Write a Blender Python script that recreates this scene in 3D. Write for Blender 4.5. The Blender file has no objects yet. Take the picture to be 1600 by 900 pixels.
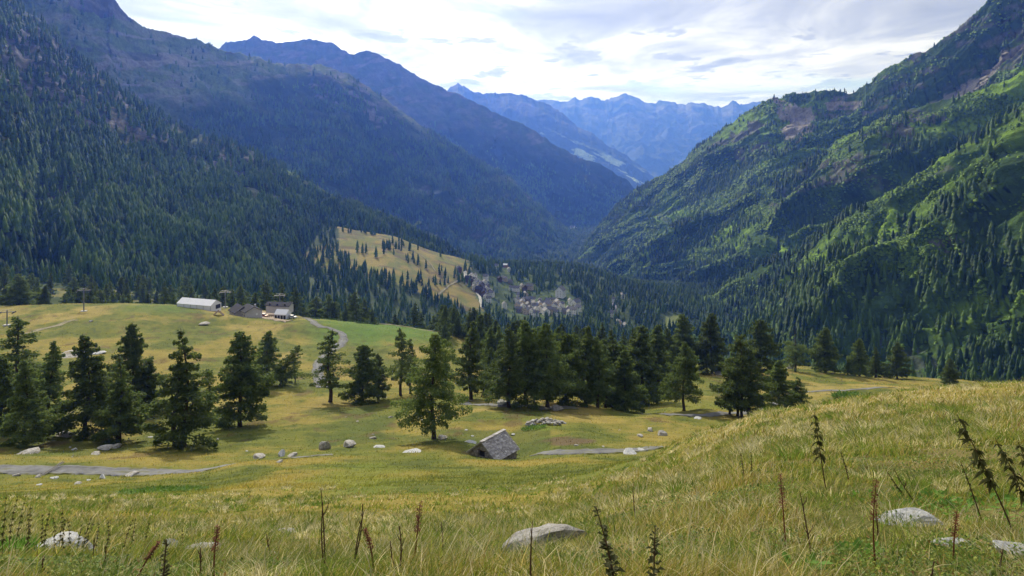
import bpy, math, random
import numpy as np
from mathutils import Vector, Matrix

R = math.radians
scene = bpy.context.scene
COL = scene.collection
F = 1200.0      # focal length in photo pixels (photo is 1600 px wide)
H0 = 215.0      # horizon row of the photo

# ------------------------------------------------------------------ camera
cam = bpy.data.cameras.new("camera")
cam.sensor_width = 36.0
cam.lens = 36.0 * F / 1600.0
cam.shift_y = (H0 - 450.0) / 1600.0
cam.clip_start = 0.05
cam.clip_end = 40000
camo = bpy.data.objects.new("camera", cam)
camo.rotation_euler = (R(90), 0, 0)
COL.objects.link(camo)
scene.camera = camo

# ------------------------------------------------------------------ sky + sun
SUN_AZ, SUN_EL = R(19), R(33)      # ahead and to the left
SV = Vector((-math.sin(SUN_AZ)*math.cos(SUN_EL), math.cos(SUN_AZ)*math.cos(SUN_EL), math.sin(SUN_EL)))
world = bpy.data.worlds.new("World")
scene.world = world
world.use_nodes = True


class NT:
    """tiny node-tree writer"""
    def __init__(s, tree):
        s.t = tree
        tree.nodes.clear()

    def n(s, kind, ins=None, **props):
        nd = s.t.nodes.new(kind)
        for k, v in props.items():
            setattr(nd, k, v)
        for k, v in (ins or {}).items():
            sock = nd.inputs[k]
            if isinstance(v, bpy.types.NodeSocket):
                s.t.links.new(v, sock)
            else:
                sock.default_value = v
        return nd

    def math(s, op, a, b=0.0, c=0.0, clamp=False):
        nd = s.n('ShaderNodeMath', operation=op, use_clamp=clamp)
        for i, v in enumerate((a, b, c)):
            if isinstance(v, bpy.types.NodeSocket):
                s.t.links.new(v, nd.inputs[i])
            else:
                nd.inputs[i].default_value = v
        return nd.outputs[0]

    def mix(s, f, a, b, mode='MIX'):
        nd = s.n('ShaderNodeMix', data_type='RGBA', blend_type=mode)
        for i, v in ((0, f), (6, a), (7, b)):
            if isinstance(v, bpy.types.NodeSocket):
                s.t.links.new(v, nd.inputs[i])
            else:
                if i and len(v) == 3:
                    v = (*v, 1)
                nd.inputs[i].default_value = v
        return nd.outputs[2]

    def ramp(s, f, stops, interp='LINEAR'):
        nd = s.n('ShaderNodeValToRGB', {0: f})
        cr = nd.color_ramp
        cr.interpolation = interp
        while len(cr.elements) < len(stops):
            cr.elements.new(0.5)
        for e, (p, c) in zip(cr.elements, stops):
            e.position = p
            e.color = (c, c, c, 1) if isinstance(c, (int, float)) else (*c, 1)
        return nd.outputs[0]

    def noise(s, vec, scale, detail=4, rough=0.55, dist=0.0):
        nd = s.n('ShaderNodeTexNoise', {'Scale': scale, 'Detail': detail, 'Roughness': rough, 'Distortion': dist})
        if vec is not None:
            s.t.links.new(vec, nd.inputs['Vector'])
        return nd.outputs[0]


w = NT(world.node_tree)
sky = w.n('ShaderNodeTexSky', sky_type='NISHITA', sun_disc=False, sun_elevation=SUN_EL,
          sun_rotation=R(360) - SUN_AZ, altitude=1700, air_density=1.0, dust_density=1.0, ozone_density=1.2)
tc = w.n('ShaderNodeTexCoord').outputs['Generated']
sep = w.n('ShaderNodeSeparateXYZ', {0: tc})
zz = w.math('ADD', w.math('MAXIMUM', sep.outputs[2], 0.0), 0.06)
cu = w.math('DIVIDE', sep.outputs[0], zz)
cv = w.math('DIVIDE', sep.outputs[1], zz)
cvec = w.n('ShaderNodeCombineXYZ', {0: cu, 1: cv, 2: 0.0}).outputs[0]
mp = w.n('ShaderNodeMapping', {'Vector': cvec, 'Location': (3.1, 7.7, 0), 'Scale': (0.42, 0.30, 1)}).outputs[0]
n1 = w.noise(mp, 1.15, 9, 0.52, 0.35)
n2 = w.noise(w.n('ShaderNodeMapping', {'Vector': cvec, 'Location': (9, 1, 4), 'Scale': (1.1, 0.62, 1)}).outputs[0], 1.0, 10, 0.56, 0.5)
cover = w.ramp(n1, [(0.30, 0.25), (0.46, 1.0)])
n2 = w.math('ADD', n2, w.math('MINIMUM', w.math('MAXIMUM', w.math('MULTIPLY', w.math('SUBTRACT', sep.outputs[2], 0.09), 1.5), 0.0), 0.06))
n3 = w.noise(w.n('ShaderNodeMapping', {'Vector': cvec, 'Location': (2, 5, 1), 'Scale': (0.9, 0.55, 1)}).outputs[0], 2.2, 8, 0.55, 0.2)
dark = w.math('MAXIMUM', w.ramp(n2, [(0.42, 0.0), (0.60, 0.72), (0.74, 1.0)]), w.ramp(n3, [(0.545, 0.0), (0.61, 0.75), (0.72, 1.0)]))
# brightness of the cloud deck falls off away from the sun behind it
dsun = w.n('ShaderNodeVectorMath', {0: tc, 1: tuple(SV)}, operation='DOT_PRODUCT').outputs['Value']
glow = w.math('POWER', w.math('MAXIMUM', dsun, 0.0), 4.0)
bright = w.math('ADD', w.math('MULTIPLY', glow, 9.0), 7.8)
white = w.n('ShaderNodeVectorMath', {0: (1.0, 1.0, 1.02), 'Scale': bright}, operation='SCALE').outputs[0]
grey = w.n('ShaderNodeVectorMath', {0: (0.40, 0.435, 0.51), 'Scale': bright}, operation='SCALE').outputs[0]
cl = w.mix(dark, white, grey)
skc = w.mix(cover, sky.outputs[0], cl)
bg = w.n('ShaderNodeBackground', {'Color': skc, 'Strength': 0.1})
wo = w.n('ShaderNodeOutputWorld', {'Surface': bg.outputs[0]})

sl = bpy.data.lights.new("sun", 'SUN')
sl.energy = 4.4
sl.angle = R(2.5)
sl.color = (1.0, 0.93, 0.80)
so = bpy.data.objects.new("sun", sl)
so.rotation_euler = SV.to_track_quat('Z', 'Y').to_euler()
so.location = (0, 0, 3000)
COL.objects.link(so)

vs = scene.view_settings
vs.view_transform = 'Standard'
vs.look = 'None'
vs.exposure = 0.14
vs.gamma = 1.0
scene.cycles.volume_bounces = 1
scene.cycles.max_bounces = 5
scene.cycles.diffuse_bounces = 2
scene.cycles.transparent_max_bounces = 4
scene.cycles.use_denoising = True

# ------------------------------------------------------------------ noise (numpy)
def _hash(i, j, seed):
    n = (i.astype(np.int64) * 374761393 + j.astype(np.int64) * 668265263 + seed * 1442695041) & 0xFFFFFFFF
    n = ((n ^ (n >> 13)) * 1274126177) & 0xFFFFFFFF
    n = ((n ^ (n >> 16)) * 2246822519) & 0xFFFFFFFF
    return ((n ^ (n >> 15)) & 0xFFFFFF) / float(0xFFFFFF)


def vnoise(x, y, seed=0):
    x = np.asarray(x, float); y = np.asarray(y, float)
    xi = np.floor(x); yi = np.floor(y)
    fx = x - xi; fy = y - yi
    fx = fx*fx*fx*(fx*(fx*6-15)+10); fy = fy*fy*fy*(fy*(fy*6-15)+10)
    a = _hash(xi, yi, seed); b = _hash(xi+1, yi, seed); c = _hash(xi, yi+1, seed); d = _hash(xi+1, yi+1, seed)
    return (a*(1-fx)+b*fx)*(1-fy)+(c*(1-fx)+d*fx)*fy


def fbm(x, y, seed=0, oct=5, gain=0.5):
    s = 0; a = 1; t = 0
    for k in range(oct):
        s = s + a*(vnoise(x, y, seed+k*17)*2-1); t += a
        c, n = math.cos(0.5+k), math.sin(0.5+k)
        x, y = (x*c-y*n)*2.03+11.3, (x*n+y*c)*2.03-7.1
        a *= gain
    return s/t


def ridged(x, y, seed=0, oct=4):
    s = 0; a = 1; t = 0
    for k in range(oct):
        s = s + a*(1-np.abs(vnoise(x, y, seed+k*31)*2-1)*1.6); t += a
        x = x*2.07+5.2; y = y*2.07+1.3; a *= 0.5
    return s/t


def sstep(a, b, x):
    t = np.clip((x-a)/(b-a), 0, 1)
    return t*t*(3-2*t)


def lerp(a, b, t):
    return a+(b-a)*t


def inpoly(px, py, poly):
    px = np.asarray(px, float); py = np.asarray(py, float)
    r = np.zeros(np.broadcast(px, py).shape, bool)
    n = len(poly)
    for i in range(n):
        x1, y1 = poly[i]; x2, y2 = poly[(i+1) % n]
        c = ((y1 > py) != (y2 > py)) & (px < (x2-x1)*(py-y1)/((y2-y1) if y2 != y1 else 1e-9)+x1)
        r ^= c
    return r


# ------------------------------------------------------------------ object helpers
def tag(o, label=None, cat=None, group=None, kind=None):
    if label: o['label'] = label
    if cat: o['category'] = cat
    if group: o['group'] = group
    if kind: o['kind'] = kind
    return o


def npmesh(name, verts, faces, mat=None, smooth=False, attrs=None, colors=None):
    """faces: (n,3) or (n,4) array"""
    me = bpy.data.meshes.new(name)
    verts = np.asarray(verts, np.float32); faces = np.asarray(faces, np.int32)
    nf, k = faces.shape
    me.vertices.add(len(verts)); me.vertices.foreach_set('co', verts.ravel())
    me.loops.add(nf*k); me.loops.foreach_set('vertex_index', faces.ravel())
    me.polygons.add(nf)
    me.polygons.foreach_set('loop_start', np.arange(0, nf*k, k, dtype=np.int32))
    me.polygons.foreach_set('loop_total', np.full(nf, k, np.int32))
    if smooth:
        me.polygons.foreach_set('use_smooth', np.ones(nf, bool))
    for nm, a in (attrs or {}).items():
        at = me.attributes.new(nm, 'FLOAT', 'POINT'); at.data.foreach_set('value', np.asarray(a, np.float32).ravel())
    for nm, a in (colors or {}).items():
        at = me.attributes.new(nm, 'FLOAT_COLOR', 'POINT')
        c = np.ones((len(verts), 4), np.float32); c[:, :3] = a
        at.data.foreach_set('color', c.ravel())
    me.update(calc_edges=True)
    if mat: me.materials.append(mat)
    return me


def link(name, me, parent=None, loc=(0, 0, 0), rz=0.0):
    o = bpy.data.objects.new(name, me)
    COL.objects.link(o)
    o.location = loc
    o.rotation_euler = (0, 0, rz)
    if parent: o.parent = parent
    return o


def empty(name, loc, rz=0.0):
    return link(name, None, None, loc, rz)


def copy_tree(o, parent=None):
    c = o.copy(); COL.objects.link(c)
    if parent: c.parent = parent
    for ch in list(o.children):
        copy_tree(ch, c)
    return c


class MB:
    """mesh builder collecting polygons of any size"""
    def __init__(s): s.v = []; s.f = []

    def add(s, vs_, fs):
        b = len(s.v); s.v += [tuple(v) for v in vs_]; s.f += [tuple(i+b for i in f) for f in fs]; return s

    def box(s, x0, x1, y0, y1, z0, z1, rot=0.0, c=(0, 0, 0)):
        p = [(x, y, z) for z in (z0, z1) for y in (y0, y1) for x in (x0, x1)]
        if rot or c != (0, 0, 0):
            cr, sr = math.cos(rot), math.sin(rot)
            p = [(c[0]+x*cr-y*sr, c[1]+x*sr+y*cr, c[2]+z) for x, y, z in p]
        return s.add(p, [(0, 2, 3, 1), (4, 5, 7, 6), (0, 1, 5, 4), (2, 6, 7, 3), (0, 4, 6, 2), (1, 3, 7, 5)])

    def tube(s, pts, rad, n=6, cap=True):
        pts = [Vector(p) for p in pts]
        rings = []
        for i, p in enumerate(pts):
            d = (pts[min(i+1, len(pts)-1)]-pts[max(i-1, 0)])
            d = d.normalized() if d.length > 1e-9 else Vector((0, 0, 1))
            a = d.orthogonal().normalized(); b = d.cross(a)
            r = rad[i] if hasattr(rad, '__len__') else rad
            rings.append([p+(a*math.cos(t)+b*math.sin(t))*r for t in [2*math.pi*k/n for k in range(n)]])
        b0 = len(s.v)
        for r_ in rings: s.v += [tuple(v) for v in r_]
        for i in range(len(rings)-1):
            for k in range(n):
                s.f.append((b0+i*n+k, b0+i*n+(k+1) % n, b0+(i+1)*n+(k+1) % n, b0+(i+1)*n+k))
        if cap:
            s.f.append(tuple(b0+k for k in range(n))[::-1]); s.f.append(tuple(b0+(len(rings)-1)*n+k for k in range(n)))
        return s

    def mesh(s, name, mat=None, smooth=False):
        me = bpy.data.meshes.new(name)
        me.from_pydata(s.v, [], s.f); me.update()
        if smooth:
            for p in me.polygons: p.use_smooth = True
        if mat: me.materials.append(mat)
        return me

    def build(s, name, mat=None, parent=None, smooth=False, loc=(0, 0, 0), rz=0.0):
        return link(name, s.mesh(name, mat, smooth), parent, loc, rz)


# ------------------------------------------------------------------ materials
def mat(name):
    m = bpy.data.materials.new(name); m.use_nodes = True
    return m, NT(m.node_tree)


def finish(m, nt, color, rough=0.9, bump=None, bstr=0.5, bdist=0.1, transl=0.0, spec=0.2):
    bs = nt.n('ShaderNodeBsdfPrincipled', {'Roughness': rough, 'Specular IOR Level': spec})
    if isinstance(color, bpy.types.NodeSocket): nt.t.links.new(color, bs.inputs['Base Color'])
    else: bs.inputs['Base Color'].default_value = (*color, 1)
    if bump is not None:
        bp = nt.n('ShaderNodeBump', {'Height': bump, 'Strength': bstr, 'Distance': bdist})
        nt.t.links.new(bp.outputs[0], bs.inputs['Normal'])
    out = bs.outputs[0]
    if transl > 0:
        tr = nt.n('ShaderNodeBsdfTranslucent')
        if isinstance(color, bpy.types.NodeSocket): nt.t.links.new(color, tr.inputs[0])
        else: tr.inputs[0].default_value = (*color, 1)
        mx = nt.n('ShaderNodeMixShader', {0: transl, 1: bs.outputs[0], 2: tr.outputs[0]})
        out = mx.outputs[0]
    nt.n('ShaderNodeOutputMaterial', {'Surface': out})
    return m


def m_plain(name, c1, c2=None, scale=2.0, rough=0.85, bstr=0.3, bdist=0.05, spec=0.2):
    m, t = mat(name)
    g = t.n('ShaderNodeTexCoord').outputs['Object']
    nz = t.noise(g, scale, 6, 0.65)
    c2 = c2 or tuple(x*0.6 for x in c1)
    col = t.mix(t.ramp(nz, [(0.35, 0.0), (0.65, 1.0)]), c1, c2)
    return finish(m, t, col, rough, nz, bstr, bdist, 0, spec)


def m_terrain(name, s_fine, s_mid, bdist, bstr=0.8, lo=0.55, hi=1.45, stretch=(1, 1, 1)):
    """macro colour per vertex ('macro'), broken up by fine noise"""
    m, t = mat(name)
    g = t.n('ShaderNodeTexCoord').outputs['Object']
    g2 = t.n('ShaderNodeMapping', {'Vector': g, 'Scale': stretch}).outputs[0]
    a = t.n('ShaderNodeAttribute', attribute_name='macro').outputs[0]
    nf = t.noise(g2, s_fine, 8, 0.7)
    nm = t.noise(g2, s_mid, 5, 0.6, 0.6)
    v = t.math('ADD', t.math('MULTIPLY', nf, 0.6), t.math('MULTIPLY', nm, 0.4))
    k = t.ramp(v, [(0.36, lo), (0.64, hi)])
    col = t.mix(1.0, a, k, 'MULTIPLY')
    # ramps clamp at 1: scale up again afterwards
    return finish(m, t, col, 0.95, v, bstr, bdist, 0, 0.08)


def m_foliage(name, c1, c2, transl=0.25, objrnd=True, attr=None):
    m, t = mat(name)
    if attr:
        f = t.n('ShaderNodeAttribute', attribute_name=attr).outputs['Fac']
    else:
        f = t.noise(t.n('ShaderNodeTexCoord').outputs['Object'], 1.2, 3, 0.6)
        f = t.ramp(f, [(0.35, 0.0), (0.65, 1.0)])
    col = t.mix(f, c1, c2)
    if objrnd:
        r = t.n('ShaderNodeObjectInfo').outputs['Random']
        k = t.math('ADD', t.math('MULTIPLY', r, 0.5), 0.75)
        kk = t.n('ShaderNodeCombineColor', {0: k, 1: k, 2: k}).outputs[0]
        col = t.mix(1.0, col, kk, 'MULTIPLY')
    return finish(m, t, col, 0.7, None, transl=transl, spec=0.15)


M = {}
M['ground'] = m_terrain('meadow', 1.6, 0.22, 0.25, 0.7, 0.62, 1.0)
M['slope'] = m_terrain('mountain_slope', 0.12, 0.022, 6.0, 1.0, 0.35, 1.0)
M['far'] = m_terrain('far_mountain', 0.02, 0.004, 40.0, 1.0, 0.45, 1.0)
M['gravel'] = m_plain('gravel', (0.22, 0.222, 0.23), (0.125, 0.125, 0.125), 0.9, 0.95, 0.4, 0.05)
M['track'] = m_plain('dirt_track', (0.33, 0.29, 0.20), (0.22, 0.19, 0.12), 0.8, 0.95)
M['yard'] = m_plain('yard_dirt', (0.36, 0.29, 0.22), (0.30, 0.24, 0.18), 0.3, 0.95)
M['roadway'] = m_terrain('roadway', 3.0, 0.6, 0.06, 0.5, 0.7, 1.0)
M['rock'] = None
m, t = mat('grey_rock')
g = t.n('ShaderNodeTexCoord').outputs['Object']
nz = t.noise(g, 3.0, 9, 0.7); nb = t.noise(g, 14.0, 6, 0.7)
c = t.mix(t.ramp(nz, [(0.38, 0.0), (0.6, 1.0)]), (0.47, 0.45, 0.43), (0.24, 0.225, 0.20))
c = t.mix(t.ramp(nb, [(0.52, 0.0), (0.6, 0.7)]), c, (0.13, 0.125, 0.10))
c = t.mix(t.ramp(t.noise(g, 1.7, 4, 0.6), [(0.58, 0.0), (0.68, 0.6)]), c, (0.27, 0.20, 0.10))
M['rock'] = finish(m, t, c, 0.9, nb, 0.6, 0.04)
m, t = mat('pale_rock')
g = t.n('ShaderNodeTexCoord').outputs['Object']
nz = t.noise(t.n('ShaderNodeMapping', {'Vector': g, 'Scale': (1, 1, 3)}).outputs[0], 5.0, 9, 0.7); nb = t.noise(g, 30.0, 6, 0.7)
c = t.mix(t.ramp(nz, [(0.4, 0.0), (0.62, 1.0)]), (0.58, 0.58, 0.57), (0.30, 0.31, 0.33))
c = t.mix(t.ramp(nb, [(0.55, 0.0), (0.62, 0.8)]), c, (0.16, 0.16, 0.15))
M['pale'] = finish(m, t, c, 0.9, nb, 0.6, 0.03)
M['bark'] = m_plain('larch_bark', (0.085, 0.065, 0.05), (0.04, 0.03, 0.025), 2.5, 0.95, 0.6, 0.08)
M['deadwood'] = m_plain('dead_wood', (0.32, 0.30, 0.28), (0.20, 0.18, 0.17), 4, 0.9)
M['needles'] = m_foliage('larch_needles', (0.070, 0.115, 0.030), (0.175, 0.225, 0.058), 0.50)
M['forest'] = m_foliage('forest_needles', (0.018, 0.050, 0.010), (0.080, 0.150, 0.020), 0.25, False, 'tint')
M['shrub'] = m_foliage('shrub_leaves', (0.055, 0.12, 0.02), (0.20, 0.33, 0.035), 0.35, False, 'tint')
M['slate'] = m_plain('slate_roof', (0.15, 0.15, 0.165), (0.08, 0.08, 0.09), 0.9, 0.7, 0.4, 0.06, 0.4)
M['slate_dark'] = m_plain('dark_slate_roof', (0.055, 0.055, 0.07), (0.04, 0.04, 0.052), 0.5, 0.85, 0.3, 0.05, 0.1)
M['plaster'] = m_plain('white_plaster', (0.86, 0.85, 0.83), (0.76, 0.75, 0.73), 0.8, 0.9)
M['cream'] = m_plain('cream_plaster', (0.60, 0.50, 0.40), (0.50, 0.41, 0.33), 0.8, 0.9)
M['greywall'] = m_plain('grey_plaster', (0.55, 0.52, 0.52), (0.47, 0.45, 0.45), 0.5, 0.9)
M['stonewall'] = m_plain('rubble_wall', (0.33, 0.30, 0.275), (0.12, 0.105, 0.095), 2.6, 0.95, 0.7, 0.1)
M['wood'] = m_plain('weathered_wood', (0.14, 0.085, 0.05), (0.07, 0.045, 0.03), 1.5, 0.9)
M['orange'] = m_plain('rust_orange_wall', (0.42, 0.20, 0.10), (0.35, 0.16, 0.08), 1.0, 0.9)
M['canvas'] = m_plain('white_canvas', (0.80, 0.80, 0.82), (0.74, 0.74, 0.77), 0.3, 0.6)
M['dark'] = m_plain('dark_opening', (0.03, 0.03, 0.035), (0.02, 0.02, 0.02), 2, 0.5)
M['metal'] = m_plain('galvanised_steel', (0.17, 0.18, 0.20), (0.12, 0.13, 0.15), 1.5, 0.5, 0.1, 0.01, 0.5)
M['concrete'] = m_plain('concrete', (0.55, 0.54, 0.52), (0.42, 0.41, 0.40), 1.5, 0.9)
M['redpaint'] = m_plain('red_paint', (0.30, 0.05, 0.04), (0.26, 0.045, 0.035), 1, 0.35, 0, 0.01, 0.5)
M['whitepaint'] = m_plain('white_paint', (0.75, 0.75, 0.75), (0.7, 0.7, 0.7), 1, 0.35, 0, 0.01, 0.5)
M['silver'] = m_plain('silver_paint', (0.45, 0.46, 0.48), (0.42, 0.43, 0.45), 1, 0.35, 0, 0.01, 0.5)
M['glass'] = m_plain('car_glass', (0.03, 0.035, 0.04), (0.025, 0.03, 0.035), 1, 0.1, 0, 0.01, 0.5)
M['tyre'] = m_plain('rubber', (0.02, 0.02, 0.02), (0.025, 0.025, 0.025), 1, 0.9)
M['stalk'] = m_plain('dead_stalk', (0.12, 0.07, 0.04), (0.06, 0.035, 0.02), 12, 0.9)
M['redstalk'] = m_plain('rust_seedhead', (0.20, 0.075, 0.035), (0.10, 0.04, 0.02), 12, 0.9)
M['weed'] = m_foliage('weed_leaves', (0.060, 0.062, 0.024), (0.13, 0.14, 0.045), 0.45, False)
M['leaf'] = m_foliage('broad_leaves', (0.10, 0.22, 0.03), (0.18, 0.33, 0.05), 0.4, False)
M['juniper'] = m_foliage('juniper', (0.03, 0.06, 0.018), (0.08, 0.15, 0.03), 0.2, False)
M['greencover'] = m_foliage('green_cover', (0.08, 0.16, 0.02), (0.16, 0.27, 0.04), 0.3, False)
# grass blades: colour per blade
m, t = mat('grass_blades')
a = t.n('ShaderNodeAttribute', attribute_name='macro').outputs[0]
M['grass'] = finish(m, t, a, 0.6, None, transl=0.42, spec=0.15)

# ------------------------------------------------------------------ ground height function
# columns of (distance, photo row) pairs, read off the photograph
near = {1.2: 1815}
T = {
 -400: {3:905,6:865,12:818,20:800,35:788,60:773,85:757,94:744,99:722,110:710,120:698,140:672,160:648,200:600,250:552,300:520,350:490,400:468,430:470,470:490,600:440,800:400,1200:330,1700:300,2600:330,5000:320},
 0:   {3:905,6:862,12:815,20:797,35:784,60:770,85:756,94:743,99:722,110:710,120:700,140:676,160:652,200:607,250:560,300:526,350:497,400:478,430:478,470:500,600:455,800:425,1200:380,1700:350,2600:350,5000:330},
 100: {3:905,6:864,12:822,20:800,35:784,60:768,85:753,94:743,99:723,110:711,120:700,140:675,160:652,200:607,250:560,300:526,350:495,400:475,430:475,470:500,600:460,800:430,1200:390,1700:360,2600:355,5000:330},
 200: {3:905,6:866,12:828,20:803,35:783,60:764,80:751,88:745,94:745,99:726,110:712,120:700,140:675,160:652,200:608,250:562,300:528,350:496,400:473,430:473,470:500,600:475,800:440,1200:400,1700:380,2600:365,5000:335},
 300: {3:905,6:868,12:832,20:805,35:782,60:760,80:744,88:737,94:740,99:731,110:714,120:700,140:675,160:652,200:612,250:568,300:535,350:503,400:480,430:478,470:500,600:480,800:450,1200:415,1700:400,2600:370,5000:340},
 400: {3:905,6:870,12:835,20:806,35:778,60:750,80:728,88:719,94:724,99:722,110:712,120:699,140:674,160:652,200:616,250:577,300:545,350:512,390:497,440:483,460:487,480:505,600:500,800:465,1000:440,1200:425,1700:410,2600:380,5000:345},
 500: {3:902,6:869,12:834,20:805,35:776,60:750,80:727,90:716,100:712,110:706,120:696,140:672,160:652,200:620,250:585,300:553,350:523,400:499,430:499,470:515,600:520,800:490,1000:450,1100:425,1200:400,1400:358,1480:350,1700:370,2600:390,5000:350},
 600: {3:900,6:866,12:832,20:803,35:774,60:748,80:730,90:720,100:713,110:704,120:694,140:670,160:650,190:627,250:593,300:563,350:532,400:508,430:507,470:522,600:545,800:515,900:487,1000:452,1200:402,1400:373,1480:367,1700:395,2600:400,5000:350},
 700: {3:900,6:861,12:829,20:801,35:773,60:747,80:731,90:721,100:713,110:703,120:690,140:665,160:645,200:622,250:597,300:570,350:545,400:521,430:521,470:535,600:560,800:535,1000:492,1100:466,1200:440,1300:418,1400:402,1480:399,1700:425,2600:405,5000:350},
 800: {3:900,6:855,12:824,20:797,35:769,60:744,80:731,90:725,100:721,110:717,120:701,140:668,160:646,166:643,174:632,200:622,250:604,300:580,350:562,400:548,430:546,470:560,600:575,800:550,1000:515,1100:497,1200:478,1300:457,1400:437,1500:424,1600:417,1750:419,2200:440,3000:408,5000:352},
 900: {3:899,6:838,12:805,20:780,35:754,60:735,80:723,90:717,100:711,105:697,112:692,120:681,140:661,160:647,166:645,174:634,200:624,250:607,300:583,350:567,400:555,430:555,470:570,600:585,800:560,1000:525,1100:497,1200:480,1300:463,1400:447,1500:433,1600:422,1750:424,2200:442,3000:408,5000:352},
 1000:{3:898,6:812,12:770,20:748,35:731,45:720,60:724,80:722,90:717,100:712,105:700,112:696,120:688,140:668,160:648,166:647,178:648,200:640,250:620,300:594,350:577,400:567,430:567,470:585,600:600,800:575,1000:545,1200:503,1300:485,1400:470,1500:458,1600:450,1750:452,2200:445,3000:410,5000:352},
 1100:{3:898,6:782,12:732,20:705,35:680,42:674,60:694,80:706,100:704,120:688,140:670,160:661,166:657,174:644,200:632,250:610,300:590,350:578,400:568,430:570,470:590,600:605,800:585,1000:550,1200:515,1400:480,1700:460,2200:445,3000:410,5000:352},
 1200:{3:897,6:752,12:692,20:664,30:645,37:643,50:660,70:676,90:680,120:674,160:658,180:650,200:640,240:616,300:585,350:573,400:570,430:573,470:592,600:612,800:590,1000:560,1400:500,1700:470,2200:450,3000:410,5000:352},
 1400:{3:896,6:740,12:665,20:633,30:616,37:613,50:630,70:650,90:655,120:650,160:640,200:630,240:618,250:609,300:600,350:593,400:590,430:593,470:612,600:635,800:630,1000:600,1400:520,1700:480,2200:455,3000:410,5000:352},
 1600:{3:895,6:733,12:653,20:621,30:603,37:600,50:612,70:635,90:645,120:645,160:638,200:630,250:618,300:610,350:603,400:602,430:606,470:622,600:650,800:650,1000:620,1400:540,1700:490,2200:460,3000:410,5000:352},
 2000:{3:892,6:720,12:630,20:590,30:570,37:565,50:580,70:620,90:640,120:645,160:640,200:635,250:622,300:612,350:606,400:605,430:610,470:630,600:665,800:665,1000:640,1400:560,1700:500,2200:460,3000:410,5000:352},
}
LY = np.linspace(math.log(1.2), math.log(20000), 600)
cols = sorted(T)
tab = []
for c_ in cols:
    d = dict(T[c_]); d[1.2] = 1815; d[20000] = 262
    ks = np.array(sorted(d)); lk = np.log(ks); tt = np.array([(H0-d[k])/F for k in ks])
    # pchip interpolation in log distance
    hh = np.diff(lk); dl = np.diff(tt)/hh
    mm = np.zeros(len(ks))
    mm[1:-1] = np.where(dl[:-1]*dl[1:] > 0, 2*dl[:-1]*dl[1:]/np.where(dl[:-1]+dl[1:] == 0, 1, dl[:-1]+dl[1:]), 0)
    mm[0] = dl[0]; mm[-1] = dl[-1]
    i = np.clip(np.searchsorted(lk, LY)-1, 0, len(ks)-2)
    s = (LY-lk[i])/hh[i]
    h00 = 2*s**3-3*s**2+1; h10 = s**3-2*s**2+s; h01 = -2*s**3+3*s**2; h11 = s**3-s**2
    tab.append(h00*tt[i]+h10*hh[i]*mm[i]+h01*tt[i+1]+h11*hh[i]*mm[i+1])
tab = np.array(tab)                     # columns x distances
PXG = np.linspace(-400, 2000, 481)
ci = np.clip(np.searchsorted(cols, PXG)-1, 0, len(cols)-2)
ca = np.array(cols, float)
fr = (PXG-ca[ci])/(ca[ci+1]-ca[ci])
fr = fr*fr*(3-2*fr)*0.45+fr*0.55
WT = tab[ci]*(1-fr)[:, None]+tab[ci+1]*fr[:, None]
for _ in range(3):                      # soften column steps
    WT[1:-1] = 0.25*WT[:-2]+0.5*WT[1:-1]+0.25*WT[2:]


def bil(A, u, v):
    u = np.clip(u, 0, A.shape[0]-1.001); v = np.clip(v, 0, A.shape[1]-1.001)
    i = u.astype(int); j = v.astype(int); a = u-i; b = v-j
    return (A[i, j]*(1-a)+A[i+1, j]*a)*(1-b)+(A[i, j+1]*(1-a)+A[i+1, j+1]*a)*b


def gz(x, Y):
    """height of the ground at a world point"""
    x = np.asarray(x, float); Y = np.asarray(Y, float)
    Yc = np.maximum(Y, 1.2)
    px = np.clip(800+F*x/Yc, -400, 2000)
    wv = bil(WT, (px+400)/5.0, (np.log(Yc)-LY[0])/(LY[1]-LY[0]))
    z = Yc*wv
    z = z+np.where(Y < 1.2, 0.35*(1.2-Y), 0)
    # relief of its own size at each distance
    a1 = 0.05*sstep(1.5, 5, Y)
    z = z+a1*fbm(x*1.7, Y*1.7, 3, 3)
    z = z+0.22*sstep(14, 45, Y)*fbm(x/5.0, Y/5.0, 5, 4)
    z = z+0.9*sstep(60, 130, Y)*fbm(x/22.0, Y/22.0, 7, 4)*(1-0.6*sstep(90, 93, Y)*(1-sstep(108, 118, Y)))
    z = z+0.30*sstep(50, 90, Y)*fbm(x/5.0, Y/7.0, 6, 4)*(1-0.8*sstep(90, 93, Y)*(1-sstep(108, 118, Y)))
    z = z+2.2*sstep(190, 300, Y)*fbm(x/55.0, Y/55.0, 9, 4)*(1-0.7*sstep(360, 390, Y)*(1-sstep(440, 470, Y)))
    z = z+10*sstep(700, 1400, Y)*fbm(x/220.0, Y/220.0, 12, 4)*(1-0.7*sstep(1000, 1100, Y)*(1-sstep(1500, 1700, Y)))
    return z


def hit(px, py, ymin=1.5, ymax=2600):
    """nearest ground point beyond ymin whose row is py in column px"""
    Ys = np.exp(np.linspace(math.log(ymin), math.log(ymax), 1500))
    xs = (px-800)/F*Ys
    rows = H0-F*gz(xs, Ys)/Ys
    k = np.nonzero(rows <= py)[0]
    if not len(k):
        k = [int(np.argmin(np.abs(rows-py)))]
    Y = float(Ys[k[0]])
    if k[0] == 0:
        k2 = int(np.argmin(np.abs(rows-py))); Y = float(Ys[k2])
    x = (px-800)/F*Y
    return Vector((x, Y, float(gz(x, Y))))


# ------------------------------------------------------------------ ground sheet
def grid_faces(a, b):
    i = np.arange(a-1)[:, None]*b+np.arange(b-1)[None, :]
    i = i.ravel()
    return np.stack([i, i+1, i+b+1, i+b], 1)


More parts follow.
